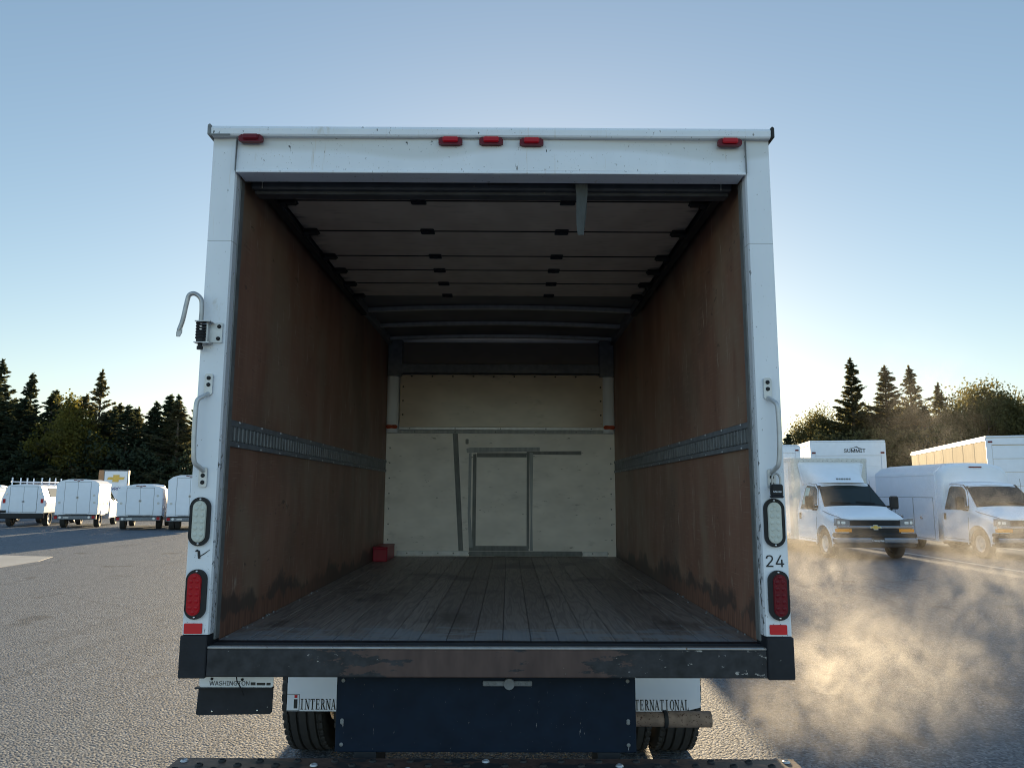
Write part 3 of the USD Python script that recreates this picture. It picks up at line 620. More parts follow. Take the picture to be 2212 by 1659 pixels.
for r_, yy in enumerate((-.030, -.075, -.12)):
    for i in range(17):
        xx = -1.17 + .075 * (r_ % 2) + i * .146
        if xx < 1.19: part(st, 'tread_stud', [lathe([(.016, 0), (.013, .005), (.009, .007), (.007, .003), (.001, .003)], 'z', (xx, yy, .526), 10)], M['dark'] if (i * 7 + r_ * 3) % 8 else M['alu'], smooth=True)
# cab, hidden in the photograph by the box
cb = part(T, 'cab', [box(-1.0, 1.0, 4.6, 6.5, .75, 2.45, .12), box(-.85, .85, 6.4, 7.5, .75, 1.55, .12)], M['white'])
part(T, 'front_bumper', box(-1.1, 1.1, 7.45, 7.6, .45, .8, .04), M['chrome'])
for s in (-1, 1):
    part(T, 'cab_window', box(s * 1.0, s * 1.004, 5.2, 6.2, 1.55, 2.2), M['glass'])
    a = part(T, 'wheel', lathe([(0, -.08), (.28, -.08), (.29, 0), (.28, .08), (0, .08)], 'x', (s * .98, 6.8, .455), 28), M['silver'])
    part(a, 'tyre', lathe([(.29, -.12), (.44, -.12), (.455, -.08), (.455, .08), (.44, .12), (.29, .12)], 'x', (s * .98, 6.8, .455), 36), M['rubber'], smooth=35)

# padlock on the right handle, red box on the floor
pk = thing('padlock', 'small black padlock hanging from the lower end of the right grab handle', 'padlock', (1.172, -.045, 1.575))
part(pk, 'body', box(-.024, .024, -.014, .014, -.026, .022, .006), M['black'])
part(pk, 'shackle', tube(smoothpath([(-.016, 0, .02), (-.016, 0, .046), (-.010, 0, .060), (.0, 0, .065), (.010, 0, .060), (.016, 0, .046), (.016, 0, .02)], 4), .0045, 8), M['steel'], smooth=50)
part(pk, 'base_skirt', box(-.0255, .0255, -.0155, .0155, -.034, -.022, .005), M['blackpaint'])
part(pk, 'lettering', text('Master', .008, .0008, 0., -.0145, -.012), M['white'])
rb = thing('red_metal_box', 'small red metal box on the floor in the far left corner of the cargo box', 'box', (-1.063, 3.86, F))
part(rb, 'body', box(-.065, .065, -.13, .30, .0, .112, .006), M['red_box']); part(rb, 'lid', box(-.068, .068, -.133, .303, .112, .128, .005), M['red_box']); part(rb, 'rim', box(-.055, .055, -.134, -.131, .012, .100, .002), M['red_box'])

# ================================================================== vans
def loft(sections):
    """Skins rings of equal length and caps both ends."""
    n = len(sections[0]); v = np.vstack(sections); f = []
    for i in range(len(sections) - 1):
        for k in range(n):
            a0, a1, b0, b1 = i * n + k, i * n + (k + 1) % n, (i + 1) * n + k, (i + 1) * n + (k + 1) % n
            f += [(a0, b1, a1), (a0, b0, b1)]
    for base, rev in ((0, 1), (len(v) - n, 0)):
        c = len(v); v = np.vstack([v, v[base:base + n].mean(0)])
        for k in range(n):
            t = (c, base + k, base + (k + 1) % n); f.append(t if rev else t[::-1])
    m = trimesh.Trimesh(v, f, process=False); m.fix_normals(); return m


# the van cab, nose towards local +y at y = 0; s counts backwards from the bumper
ST = [(.07, .50, .93, .80, .66), (.10, .40, .97, .86, .70), (.18, .36, 1.01, .90, .76), (.45, .34, 1.08, .925, .80), (.80, .33, 1.17, .935, .82), (.95, .33, 1.215, .935, .81),
      (1.30, .33, 1.545, .935, .73), (1.52, .33, 1.745, .935, .685), (1.66, .33, 1.815, .935, .69), (2.0, .33, 1.86, .935, .715), (2.45, .33, 1.88, .935, .725)]


def cab_st(s):
    A = V(ST); return [np.interp(s, A[:, 0], A[:, k]) for k in range(1, 5)]


def side_x(s, z):
    zb, zt, wm, wt = cab_st(s); zk = min(1.12, zt - .12)
    if z <= zk: return wm - .05 * max(0, (.62 - z)) - .02 * max(0, (z - .9))
    return np.interp(z, [zk, zt - .04], [wm - .02 * max(0, zk - .9), wt])


def cab_ring(s):
    zb, zt, wm, wt = cab_st(s); zk = min(1.12, zt - .12)
    zz = [zb + .02, zb + .10, .62 if zb < .5 else zb + .15, .9 if zt > 1.1 else zb + .25, zk - .05, zk, zk + (zt - .04 - zk) * .5, zt - .04]
    zz = sorted(zz); right = [(0, zb), (wm * .8, zb)] + [(side_x(s, z), z) for z in zz] + [(wt * .965, zt - .012), (wt * .88, zt + .006), (wt * .5, zt + .026), (0, zt + .032)]
    ring = right + [(-x, z) for x, z in right[-2:0:-1]]
    return V([(x, -s, z) for x, z in ring])


def on_side(s, poly, off, thick=.006):
    """A panel of (distance back, height) points laid on the cab's side."""
    P = Polygon(poly); m = trimesh.creation.extrude_polygon(P, thick, engine='earcut')
    m = m.subdivide().subdivide(); v = m.vertices.copy()
    x = V([side_x(a, b) for a, b in v[:, :2]]) + off + v[:, 2]
    m.vertices = np.stack([s * x, -v[:, 0], v[:, 1]], 1); m.fix_normals(); return m


def van_wheel(p, x, y, R=.35, turn=0.):
    a = part(p, 'wheel', [], None) if False else None
    s = 1 if x > 0 else -1
    rim = [lathe([(.0, .035), (.06, .04), (.07, .02), (.14, .01), (.17, .035), (.205, .05), (.21, -.1)], 'x', n=24)]
    for k in range(8):
        b = box(-.012, .03, -.02, .02, .10, .15, .006); b.apply_transform(TM.rotation_matrix(k * math.pi / 4, [1, 0, 0])); rim.append(b)
    ty = lathe([(.205, .06), (.24, .085), (.30, .09), (R - .02, .08), (R, .06), (R, -.10), (R - .02, -.12), (.24, -.12), (.205, -.1)], 'x', n=32)
    back = lathe([(.0, -.05), (.205, -.05)], 'x', n=20)
    for m in rim + [ty, back]:
        if s < 0: m.vertices[:, 0] *= -1; m.invert()
        m.apply_transform(TM.rotation_matrix(turn, [0, 0, 1])); m.apply_translation([x, y, R])
    w_ = part(p, 'wheel', rim, M['silver'], smooth=30); part(w_, 'tyre', [ty, back], M['rubber'], smooth=35)


def van_cab(p, turn=.25, detail=True):
    S_ = sorted(set([.07, .10, .14, .18, .28, .45, .62, .80, .88, .95, 1.05, 1.18, 1.30, 1.42, 1.52, 1.59, 1.66, 1.8, 2.0, 2.2, 2.45]))
    body = loft([cab_ring(s) for s in S_])
    mm = m3.Manifold(m3.Mesh(np.asarray(body.vertices, np.float32), np.asarray(body.faces, np.uint32)))
    cutm = mm
    for s in (-1, 1):
        c = m3.Manifold.cylinder(.5, .43, .43, 40).rotate([0, 90, 0]).translate([.62 if s > 0 else -1.12, -.78, .37])
        cutm = cutm - c
    if cutm.num_tri() < 100: cutm = body
    part(p, 'cab_body', cutm, M['white'], smooth=32)
    part(p, 'wheel_well', [box(-.62, .62, -1.25, -.3, .3, .95)], M['dark'])
    for s in (-1, 1):                                     # arch lips
        a = np.linspace(-.15, math.pi + .15, 22)
        pts = [(s * (side_x(.78 - .43 * math.cos(t), .37 + .43 * math.sin(t)) + .004), -.78 + .43 * math.cos(t), .37 + .43 * math.sin(t)) for t in a]
        part(p, 'arch_lip', tube(pts, .014, 6), M['white'], smooth=50)
        van_wheel(p, s * .84, -.78, .35, turn)
        dr = part(p, 'door', on_side(s, [(1.16, .42), (1.13, 1.13), (1.50, 1.70), (1.62, 1.79), (2.12, 1.82), (2.2, 1.70), (2.22, .42)], .001, .004), M['white'])
        out = on_side(s, [(1.145, .41), (1.115, 1.135), (1.49, 1.712), (1.61, 1.802), (2.13, 1.832), (2.213, 1.70), (2.233, .41)], -.003, .0045)
        part(dr, 'door_gap', out, M['dark'])
        part(dr, 'window', on_side(s, [(1.19, 1.16), (1.52, 1.665), (1.65, 1.745), (2.06, 1.765), (2.12, 1.70), (2.12, 1.16)], .004, .006), M['glass'])
        part(dr, 'handle', on_side(s, [(2.06, .90), (2.06, 1.06), (2.11, 1.06), (2.11, .90)], .006, .03), M['black'])
        x = side_x(1.22, 1.2)
        mi = part(p, 'mirror', [box(s * (x + .10), s * (x + .30), -1.24, -1.10, 1.17, 1.50, .035)], M['black'])
        part(mi, 'mirror_arm', [box(s * (x - .01), s * (x + .14), -1.19, -1.14, 1.20, 1.26, .01), box(s * (x - .02), s * (x + .14), -1.20, -1.13, 1.14, 1.18, .01)], M['black'])
    # windscreen
    def ws(u, v):
        s = 1.015 + v * .49; zb, zt, wm, wt = cab_st(s); x = u * wt * .955
        return (x, -s + .006, zt + .032 * (1 - (x / wt) ** 2) - .004 + .008)
    wsm = grid(ws, np.linspace(-1, 1, 13), np.linspace(0, 1, 8))
    if wsm.face_normals[:, 2].mean() < 0: wsm.invert()
    part(p, 'windscreen', wsm, M['glass'], smooth=True)
    def wf(u, v):
        s = .97 + v * .58; zb, zt, wm, wt = cab_st(s); x = u * wt * .985
        return (x, -s + .003, zt + .032 * (1 - (x / wt) ** 2) - .004 + .004)
    fr = grid(wf, np.linspace(-1, 1, 13), np.linspace(0, 1, 8))
    if fr.face_normals[:, 2].mean() < 0: fr.invert()
    part(p, 'windscreen_surround', fr, M['black'], smooth=True)
    for x0, x1 in ((-.55, -.05), (.10, .62)):
        part(p, 'wiper', tube([ws(t / .8, .02 + .05 * math.sin(math.pi * (t - x0) / (x1 - x0)) )[:1] + tuple(V(ws(t / .8, .03 + .05 * (t - x0) / (x1 - x0)))[1:] + V([.012, .012])) for t in np.linspace(x0, x1, 6)], .011, 6), M['black'])
    # nose: grille, chrome bar, emblem, lamps, bumper
    yf = -.075
    part(p, 'hood_gap', [tube([(s * .66, -.085, .925), (s * .80, -.25, 1.005), (s * .855, -.6, 1.07), (s * .86, -.93, 1.135)], .006, 5) for s in (-1, 1)], M['dark'])
    part(p, 'grille', [box(-.62, .62, -.10, -.05, .56, .94, .01)], M['black'])
    part(p, 'grille_mesh', [box(-.58, .58, -.052, -.046, .60 + i * .018, .607 + i * .018) for i in range(18) if not 6 <= i <= 9], M['blackpaint'], kind='stuff')
    cb_ = part(p, 'chrome_bar', [box(-.90, .90, -.12, -.030, .735, .80, .015)], M['chrome'])
    part(p, 'emblem', [ext(affinity.translate(bowtie(.30, .115), 0, .768), .012, 'xz', -.036)], M['alu'])
    stg = p.GetStage()
    e1 = ext(affinity.translate(bowtie(.25, .085), 0, .768), .02, 'xz', 0)
    e1.vertices[:, 1] -= .040; part(p, 'emblem_inlay', e1, M['gold'])
    for s in (-1, 1):
        hl = ext(Polygon([(s * .60, .805), (s * .60, .945), (s * .80, .975), (s * .925, .975), (s * .935, .805)]), .12, 'xz', -.17)
        h = part(p, 'headlamp', hl, M['head'])
        part(h, 'lamp', [ext(rrect(s * .76 - .05, s * .76 + .05, .845, .905, .02), .006, 'xz', -.052)], M['lamp']); part(h, 'lamp', [ext(rrect(s * .87 - .03, s * .87 + .03, .845, .915, .02), .006, 'xz', -.052)], M['lamp'])
        part(p, 'indicator', [ext(Polygon([(s * .57, .66), (s * .57, .73), (s * .925, .732), (s * .925, .655)]), .10, 'xz', -.14)], M['amber'])
    part(p, 'bumper_top', [box(-.965, .965, -.24, .035, .525, .635, .03)], M['black'])
    part(p, 'bumper', [box(-.975, .975, -.22, .055, .40, .53, .03)], M['chrome'])
    part(p, 'lower_valance', [box(-.94, .94, -.22, .03, .30, .40, .03)], M['black'])
    np2 = part(p, 'number_plate', box(-.155, .155, .055, .062, .385, .525, .003), M['black'])
    t2 = meshkit.text_mesh('Damson', .055, .002); t2.vertices = np.stack([.13 - t2.vertices[:, 0], .0622 + t2.vertices[:, 2], .435 + t2.vertices[:, 1]], 1)
    return np2


def plate_text(pl, s, h, x, z, mm, y=.0622, bold=False):
    t = meshkit.text_mesh(s, h, .002, bold); v = t.vertices.copy(); c = (v[:, 0].max() + v[:, 0].min()) / 2
    t.vertices = np.stack([x - (v[:, 0] - c), y + v[:, 2], z + v[:, 1]], 1); part(pl, 'lettering', t, mm)


def rear_wheels(p, y, xo=.80, dual=True, R=.35):
    for s in (-1, 1):
        van_wheel(p, s * xo, y, R)
        if dual: part(p, 'inner_tyre', lathe([(.2, -.1), (R - .02, -.1), (R, -.08), (R, .08), (R - .02, .1), (.2, .1)], 'x', (s * (xo - .24), y, R), 28), M['rubber'], smooth=35)


# box van with an aerodynamic hood over the cab
B1 = thing('cutaway_box_van', 'white cutaway van with a tall square box body and moulded hood above its cab', 'van', (8.80, 14.93, 0), 180 + 1.0, 'white vans facing the camera')
plate_text(van_cab(B1, .0), 'Dwayne', .055, 0, .44, M['white'])
ybf = -2.30
prof = [(-1.05, ybf - .22), (-1.035, ybf - .08), (-.97, ybf - .02), (-.85, ybf)]
ring = Polygon(prof + [(-x, y_) for x, y_ in prof[::-1]] + [(1.05, -6.6), (-1.05, -6.6)])
part(B1, 'cargo_box', ext(ring, 2.10, 'xy', .36), M['white_side'], smooth=32)
for s in (-1, 1): part(B1, 'box_corner', [ext(Polygon([(s * 1.052, ybf - .24), (s * 1.037, ybf - .075), (s * .97, ybf - .016), (s * .84, ybf + .004), (s * .84, ybf - .06), (s * .98, ybf - .24)]), 2.08, 'xy', .37)], M['alu'], smooth=32)
part(B1, 'top_rail', ext(ring.buffer(.014), .10, 'xy', 2.405), M['alu'], smooth=32)
part(B1, 'rivets', [rivets([(x_, 0, 0)], .012, .006) for x_ in ()] or [cyl((x_, ybf + .012, 2.43), (x_, ybf + .022, 2.43), .010, 8) for x_ in np.linspace(-.85, .85, 14)], M['galv'], kind='stuff')
part(B1, 'roof', box(-1.03, 1.03, -6.58, ybf - .03, 2.48, 2.515, .01), M['white_side'])
part(B1, 'box_sill', box(-1.056, 1.056, -6.6, ybf - .26, .34, .50, .006), M['alu'])
part(B1, 'side_reflector', box(1.057, 1.062, -4.2, ybf - .9, .60, .72), M['white'])
def fair(u, v):
    """Moulded hood: u across -1..1, v from the windscreen top (0) up to the box roof (1)."""
    w0 = .76 + .12 * v; x = u * w0; z = 1.84 + v * .50; d = .02 + .86 * (1 - v) ** 1.25 + .06 * v
    e = (1 - abs(u) ** 5); y_ = ybf + d * e ** .8 + .0
    return (x, y_, z - .02 * abs(u) ** 3 * (1 - v))
fm = grid(fair, np.linspace(-1, 1, 25), np.linspace(0, 1, 14))
if fm.face_normals[:, 1].mean() < 0: fm.invert()
fb = grid(lambda u, v: tuple(V(fair(u, 0)) * (1 - v) + V([u * .8, ybf, 1.80]) * v), np.linspace(-1, 1, 25), [0, 1])
part(B1, 'roof_hood', [fm, fb], M['white'], smooth=40)
part(B1, 'hood_rim', [tube([(-.88, ybf + .015, 2.345), (.88, ybf + .015, 2.345)], .02, 8), tube([(-.775, ybf + .02, 1.83), (-.88, ybf + .015, 2.345)], .018, 8), tube([(.775, ybf + .02, 1.83), (.88, ybf + .015, 2.345)], .018, 8)], M['white'], smooth=50)
part(B1, 'aerial', tube([(-.42, -1.0, 1.2), (-.42, -1.05, 1.9)], .004, 5), M['black'])
badge = [box(-.20 + i * .066, -.155 + i * .066, fair(0, .15)[1] - .03, fair(0, .15)[1] + .004, 1.905, 1.955, .004) for i in range(6)]
part(B1, 'badge', badge, M['galv'], kind='stuff')
pw = part(B1, 'price_sheet', on_side(1, [(1.85, 1.28), (1.85, 1.70), (2.08, 1.72), (2.08, 1.28)], .0105, .002), mat('pale_sticker', (.42, .56, .54), .4, 0, .15, 40))
rear_wheels(B1, -5.2)
part(B1, 'chassis_rail', box(-.4, .4, -6.4, -2.2, .40, .55), M['dark'])
part(B1, 'rear_bumper', box(-1.0, 1.0, -6.8, -6.6, .36, .52, .02), M['black'])


def service_body(p, hw, z0, ze, zc, y0, y1, rear=True, lamps=True, seams=3):
    """Enclosed service body with a crowned roof; hw half width, ze eave, zc crown, from y0 (front) back to y1."""
    cr = [(-hw, z0), (-hw, ze), (-hw * .80, ze + (zc - ze) * .62), (-hw * .50, zc - .01), (0, zc), (hw * .50, zc - .01), (hw * .80, ze + (zc - ze) * .62), (hw, ze), (hw, z0)]
    pr2 = Polygon(cr).buffer(-.012).buffer(.012, quad_segs=3)
    b = ext(pr2, y0 - y1, 'xz', y1)
    part(p, 'service_body', b, M['white'], smooth=25)
    inner = [(-hw * .56, z0 + .03, hw * .56, zc - .13)]
    for s in (-1, 1):
        part(p, 'roof_edge', box(s * (hw - .02), s * (hw + .012), y1, y0 - .02, ze - .10, ze - .02, .006), M['white'])
        # compartment doors along the side
        yy = np.linspace(y0 - .12, y1 + .08, 4)
        for i in range(3):
            d = part(p, 'side_compartment_door', box(s * hw, s * (hw + .010), yy[i + 1] + .02, yy[i] - .02, z0 + .06, z0 + (ze - z0) * .62, .004), M['white'])
            part(d, 'latch', [lathe([(.0, .02), (.05, .015), (.055, .0)], 'x', (s * (hw + .008), (yy[i] + yy[i + 1]) / 2 - .1, z0 + (ze - z0) * .33), 14) if s > 0 else box(s * (hw + .005), s * (hw + .02), (yy[i] + yy[i + 1]) / 2 - .05, (yy[i] + yy[i + 1]) / 2 + .05, z0 + .4, z0 + .5, .01)], M['chrome'])
            part(d, 'door_gap', [box(s * (hw - .001), s * (hw + .004), yy[i + 1] + .006, yy[i] - .006, z0 + .046, z0 + (ze - z0) * .62 + .014)], M['galv'])
    if rear:
        yb = y1
        for x0, x1, nm in ((-hw * .60, -.006, 'rear_door'), (.006, hw * .60, 'rear_door')):
            part(p, nm, [box(x0, x1, yb - .012, yb, z0 + .04, zc - .12, .004)], M['white'])
        part(p, 'door_gaps', [box(-hw * .60 - .012, hw * .60 + .012, yb - .004, yb - .001, z0 + .03, zc - .105)], M['galv'])
        for x0, x1 in ((-hw + .03, -hw * .62), (hw * .62, hw - .03)):
            part(p, 'rear_locker_door', box(x0, x1, yb - .010, yb, z0 + .05, ze - .08, .004), M['white'])
        lt = part(p, 'door_latch', [cyl((.0, yb - .02, z0 + (zc - z0) * .48), (.0, yb - .01, z0 + (zc - z0) * .48), .06, 14)], M['alu']); part(lt, 'keyhole', box(-.018, .018, yb - .024, yb - .019, z0 + (zc - z0) * .48 - .03, z0 + (zc - z0) * .48 + .03), M['black'])
        for x_, z_ in ((-hw * .82, .5), (hw * .82, .5), (hw * .78, .8)): part(p, 'locker_latch', cyl((x_, yb - .018, z0 + z_), (x_, yb - .009, z0 + z_), .05, 12), M['alu'])
        part(p, 'clearance_lamp', [box(-.18, -.06, yb - .02, yb, zc - .055, zc - .025, .006), box(.06, .18, yb - .02, yb, zc - .055, zc - .025, .006), box(-.05, .05, yb - .02, yb, zc - .085, zc - .045, .01)], M['dark_red_lens'])
        part(p, 'rear_bumper', [box(-hw, hw, yb - .22, yb, z0 - .20, z0 - .02, .012)], M['dark'])
        part(p, 'bumper_face', [box(-hw * .98, hw * .98, yb - .228, yb - .22, z0 - .18, z0 - .05)], M['track'])
        for s in (-1, 1):
            part(p, 'tail_lamp', box(s * (hw - .16), s * (hw - .04), yb - .24, yb - .22, z0 - .16, z0 - .05, .01), M['red_lens'])
            part(p, 'reverse_lamp', cyl((s * (hw - .26), yb - .238, z0 - .105), (s * (hw - .26), yb - .224, z0 - .105), .05, 14), M['lamp'])
        part(p, 'bumper_lettering', box(-.42, -.22, yb - .232, yb - .228, z0 - .14, z0 - .08), M['alu'])
    part(p, 'chassis_rail', box(-.4, .4, y1, y0, .36, z0 + .02), M['dark'])


# service-body van on the right, facing us
B2 = thing('service_body_van', 'white van with a low crowned service body, its nose cut by the right picture edge', 'van', (12.66, 14.98, 0), 180 + 1.0, 'white vans facing the camera')
plate_text(van_cab(B2, .0), 'Dwayne', .055, 0, .44, M['white'])
service_body(B2, .975, .30, 2.16, 2.40, -2.42, -5.6, rear=False)
def bulb(u, v):
    """Bulkhead that swells from the cab to the body."""
    a = [(-.955, .36), (-.955, 1.2), (-.94, 2.12), (-.75, 2.31), (-.45, 2.375), (0, 2.385), (.45, 2.375), (.75, 2.31), (.94, 2.12), (.955, 1.2), (.955, .36)]
    return a
bk = []
for k, (q, yy) in enumerate([(1.0, -2.42), (.995, -2.30), (.975, -2.22), (.94, -2.17), (.88, -2.145)]):
    A = V(bulb(0, 0)); A = np.stack([A[:, 0] * q, 1.2 + (A[:, 1] - 1.2) * q], 1); bk.append(np.stack([A[:, 0], np.full(len(A), yy), A[:, 1]], 1))
part(B2, 'bulkhead', loft(bk), M['white'], smooth=40)
part(B2, 'clearance_lamp', box(-.17, .17, -2.16, -2.12, 2.262, 2.292, .006), M['dark_red_lens'])
part(B2, 'aerial', tube([(-.42, -1.0, 1.2), (-.42, -1.05, 1.95)], .004, 5), M['black'])
rear_wheels(B2, -4.2)
part(B2, 'fuel_tank', box(-.85, .3, -3.4, -2.6, .18, .36, .04), M['dark'])


def far_cab(p, y0):
    """Small cab ahead of a body seen from behind: y0 is where the body begins; nose towards +y."""
    A = V(ST); off = y0 + 2.3
    S_ = [.07, .10, .18, .45, .80, .95, 1.30, 1.52, 1.66, 2.0, 2.45]
    m = loft([cab_ring(s) * V([.9, 1, .97]) for s in S_]); m.apply_translation([0, off, 0])
    part(p, 'cab_body', m, M['white'], smooth=32)
    for s in (-1, 1):
        w_ = on_side(s, [(1.19, 1.16), (1.52, 1.665), (1.65, 1.745), (2.06, 1.765), (2.12, 1.70), (2.12, 1.16)], .002, .012); w_.vertices = w_.vertices * V([.9, 1, .97]) + V([0, off, 0]); part(p, 'window', w_, M['glass'])
        van_wheel(p, s * .74, off - .78, .33)
        part(p, 'mirror', box(s * .92, s * 1.06, off - 1.24, off - 1.14, 1.15, 1.42, .03), M['black'])


def kuv(label, loc, rot, hw, z0, ze, zc, ln, dual):
    p = thing('enclosed_service_van', label, 'van', loc, rot, 'white service vans in the left row')
    service_body(p, hw, z0, ze, zc, ln, 0.)
    rear_wheels(p, .95, hw - .14, dual, .33); far_cab(p, ln)
    for s in (-1, 1): part(p, 'mud_guard', box(s * (hw - .02), s * (hw + .035), .5, 1.42, .50, .72, .02), M['white'])
    return p
kuv('tall white service van with ridged roof and gold-lit side, second from the left edge', (-18.13, 29.05, 0), 17, .80, .56, 1.86, 2.04, 2.4, False)
kuv('low white service van with ridged roof, right of the dealer sign', (-14.85, 27.75, 0), 19, .83, .56, 1.62, 1.80, 2.4, False)
kuv('white service van half hidden by the left post of the box truck', (-12.72, 27.45, 0), 19, .82, .56, 1.98, 2.20, 2.4, True)
kuv('gold-lit white van sliver cut by the left picture edge', (-24.9, 31.5, 0), 10, .80, .56, 1.62, 1.80, 2.6, False)

# utility van with sloping sides and ladder rack
U = thing('utility_van', 'white utility van with sloping upper sides and a ladder rack on its roof', 'van', (-21.0, 30.0, 0), 14, 'white service vans in the left row')
hw = .85
pr3 = Polygon([(-hw + .02, .58), (-hw, 1.02), (-hw * .97, 1.22), (-hw * .76, 1.74), (-hw * .62, 1.80), (0, 1.84), (hw * .62, 1.80), (hw * .76, 1.74), (hw * .97, 1.22), (hw, 1.02), (hw - .02, .58)])
part(U, 'body', ext(pr3.buffer(-.03).buffer(.03), 3.2, 'xz', 0), M['white'], smooth=25)
for s in (-1, 1):
    part(U, 'rear_door', box(min(s * .006, s * .52), max(s * .006, s * .52), -.012, 0, .62, 1.72, .004), M['white'])
    part(U, 'tail_lamp', box(s * (hw - .17), s * (hw - .07), -.025, .02, 1.02, 1.20, .01), M['red_lens'])
    part(U, 'marker_lamp', [cyl((s * (hw - .20), -.018, 1.42), (s * (hw - .20), 0, 1.42), .04, 12)], M['lamp'])
    part(U, 'side_window', [ext(Polygon([(.95, 1.27), (.95, 1.66), (2.0, 1.66), (2.0, 1.27)]), .004, 'yz', 0).apply_transform(TM.rotation_matrix(0, [0, 0, 1]))], M['glass']) if False else None
    m = trimesh.Trimesh([(s * (hw * .965 + .006), .75, 1.27), (s * (hw * .965 + .006), 2.1, 1.27), (s * (hw * .795 + .008), 2.1, 1.68), (s * (hw * .795 + .008), .75, 1.68)], [[0, 1, 2], [0, 2, 3]], process=False)
    if (m.face_normals[0][0] > 0) != (s > 0): m.invert()
    part(U, 'side_window', m, M['glass'])
part(U, 'door_gaps', box(-.535, .535, -.004, -.001, .605, 1.735), M['galv'])
part(U, 'door_latch', [box(-.05, .05, -.03, -.01, 1.06, 1.10, .008)], M['black'])
part(U, 'rear_bumper', box(-hw - .02, hw + .02, -.22, 0, .36, .58, .02), M['black'])
rk = part(U, 'ladder_rack', [tube([(s * .58, .1, 1.93), (s * .58, 2.9, 1.93)], .022, 8) for s in (-1, 1)] + [tube([(-.62, y_, 1.93), (.62, y_, 1.93)], .02, 8) for y_ in (.25, 1.2, 2.0, 2.8)], M['white'], smooth=40)
for y_ in (.25, 1.2, 2.0, 2.8):
    for s in (-1, 1): part(rk, 'rack_post', [tube([(s * .58, y_, 1.78), (s * .58, y_, 2.12)], .03, 8)], M['white'], smooth=40)
rear_wheels(U, .85, hw - .12, False, .33); far_cab(U, 3.0)
part(U, 'number_plate', box(-hw + .02, -hw + .30, -.225, -.22, .60, .72), M['black'])

# ------------------------------------------------------------------ box trucks behind, dealer sign
def box_truck(name, label, loc, rot, w, ln, zt, kind, group='box trucks in the back row'):
    p = thing(name, label, 'truck', loc, rot, group); h = w / 2
    skin = M['sun_gold'] if kind == 'ribbed' else M['white_side']
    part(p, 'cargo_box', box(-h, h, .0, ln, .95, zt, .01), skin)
    part(p, 'roof', box(-h - .01, h + .01, -.02, ln + .02, zt, zt + .05, .012), M['white'])
    for s in (-1, 1):
        part(p, 'side_rail', box(s * h, s * (h + .02), .0, ln, zt - .10, zt - .005, .005), M['alu'])
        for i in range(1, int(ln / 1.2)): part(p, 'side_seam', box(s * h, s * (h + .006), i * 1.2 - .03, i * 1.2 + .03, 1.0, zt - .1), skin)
        part(p, 'corner_post', box(s * (h - .14), s * (h + .012), -.025, .02, .9, zt - .02, .006), M['white'])
        part(p, 'clearance_lamp', box(s * (h - .16), s * (h - .04), -.05, -.024, zt - .40 if kind == 'summit' else zt - .16, zt - .34 if kind == 'summit' else zt - .11, .01), M['dark_red_lens'])
    part(p, 'header', box(-h + .14, h - .14, -.026, 0, zt - (.46 if kind == 'summit' else .22), zt - .02, .005), M['white'])
    top = zt - (.47 if kind == 'summit' else .24)
    n = 5
    for i in range(n):
        z1 = top - i * (top - 1.0) / n; z0_ = top - (i + 1) * (top - 1.0) / n
        part(p, 'door_panel', box(-h + .15, h - .15, -.010, 0, z0_ + .006, z1 - .006, .004), M['white'])
    if kind == 'summit':
        lg = part(p, 'lettering', text('SUMMIT', .12, .004, .22, -.027, zt - .36, True), M['ink'])
        part(p, 'emblem', ext(Polygon([(.0, zt - .24), (.20, zt - .19), (.28, zt - .15), (.36, zt - .20), (.46, zt - .22), (.34, zt - .225), (.27, zt - .18), (.19, zt - .215)]), .004, 'xz', -.031), M['ink'])
    part(p, 'rear_bumper', box(-h, h, -.05, .1, .5, .9, .02), M['black'])
    for y_ in (1.6, ln + 1.6):
        for s in (-1, 1): part(p, 'wheel', lathe([(.0, -.1), (.28, -.1), (.30, -.14), (.45, -.13), (.47, 0), (.45, .13), (.30, .14), (.0, .1)], 'x', (s * (h - .18), y_, .47), 28), M['rubber'], smooth=35)
    part(p, 'chassis_rail', box(-.45, .45, .1, ln + 2.0, .6, .93), M['dark'])
    part(p, 'cab', [box(-h + .12, h - .12, ln + .15, ln + 2.2, .6, 2.45, .15)], M['white'])
    part(p, 'cab_window', box(-h + .3, h - .3, ln + 2.19, ln + 2.21, 1.5, 2.2), M['glass'])
    return p
box_truck('delivery_truck', 'white box truck with small dark lettering under a peak mark on its header', (11.62, 22.45, 0), -10, 2.40, 3.6, 3.30, 'summit')
left_t = box_truck('delivery_truck', 'white box truck showing only its upper right corner beside the right post', (8.72, 22.3, 0), -4, 2.36, 5.2, 3.13, 'plain')
shade_truck = box_truck('delivery_truck', 'unseen white box truck added behind the big box truck to shade the asphalt', (6.24, 22.4, 0), -3, 2.53, 5.2, 3.34, 'plain', 'unseen box trucks added for their shadows')  # out of view; added so its shadow and its copy's cover the right-hand asphalt
dup(shade_truck, (3.69, 22.4, 0), -3, 'unseen white box truck added behind the big box truck to shade the asphalt', 'unseen box trucks added for their shadows')
big = box_truck('delivery_truck', 'long white box truck with gold-lit ribbed side at the right picture edge', (15.75, 19.3, 0), -16, 2.44, 9.6, 3.26, 'ribbed')

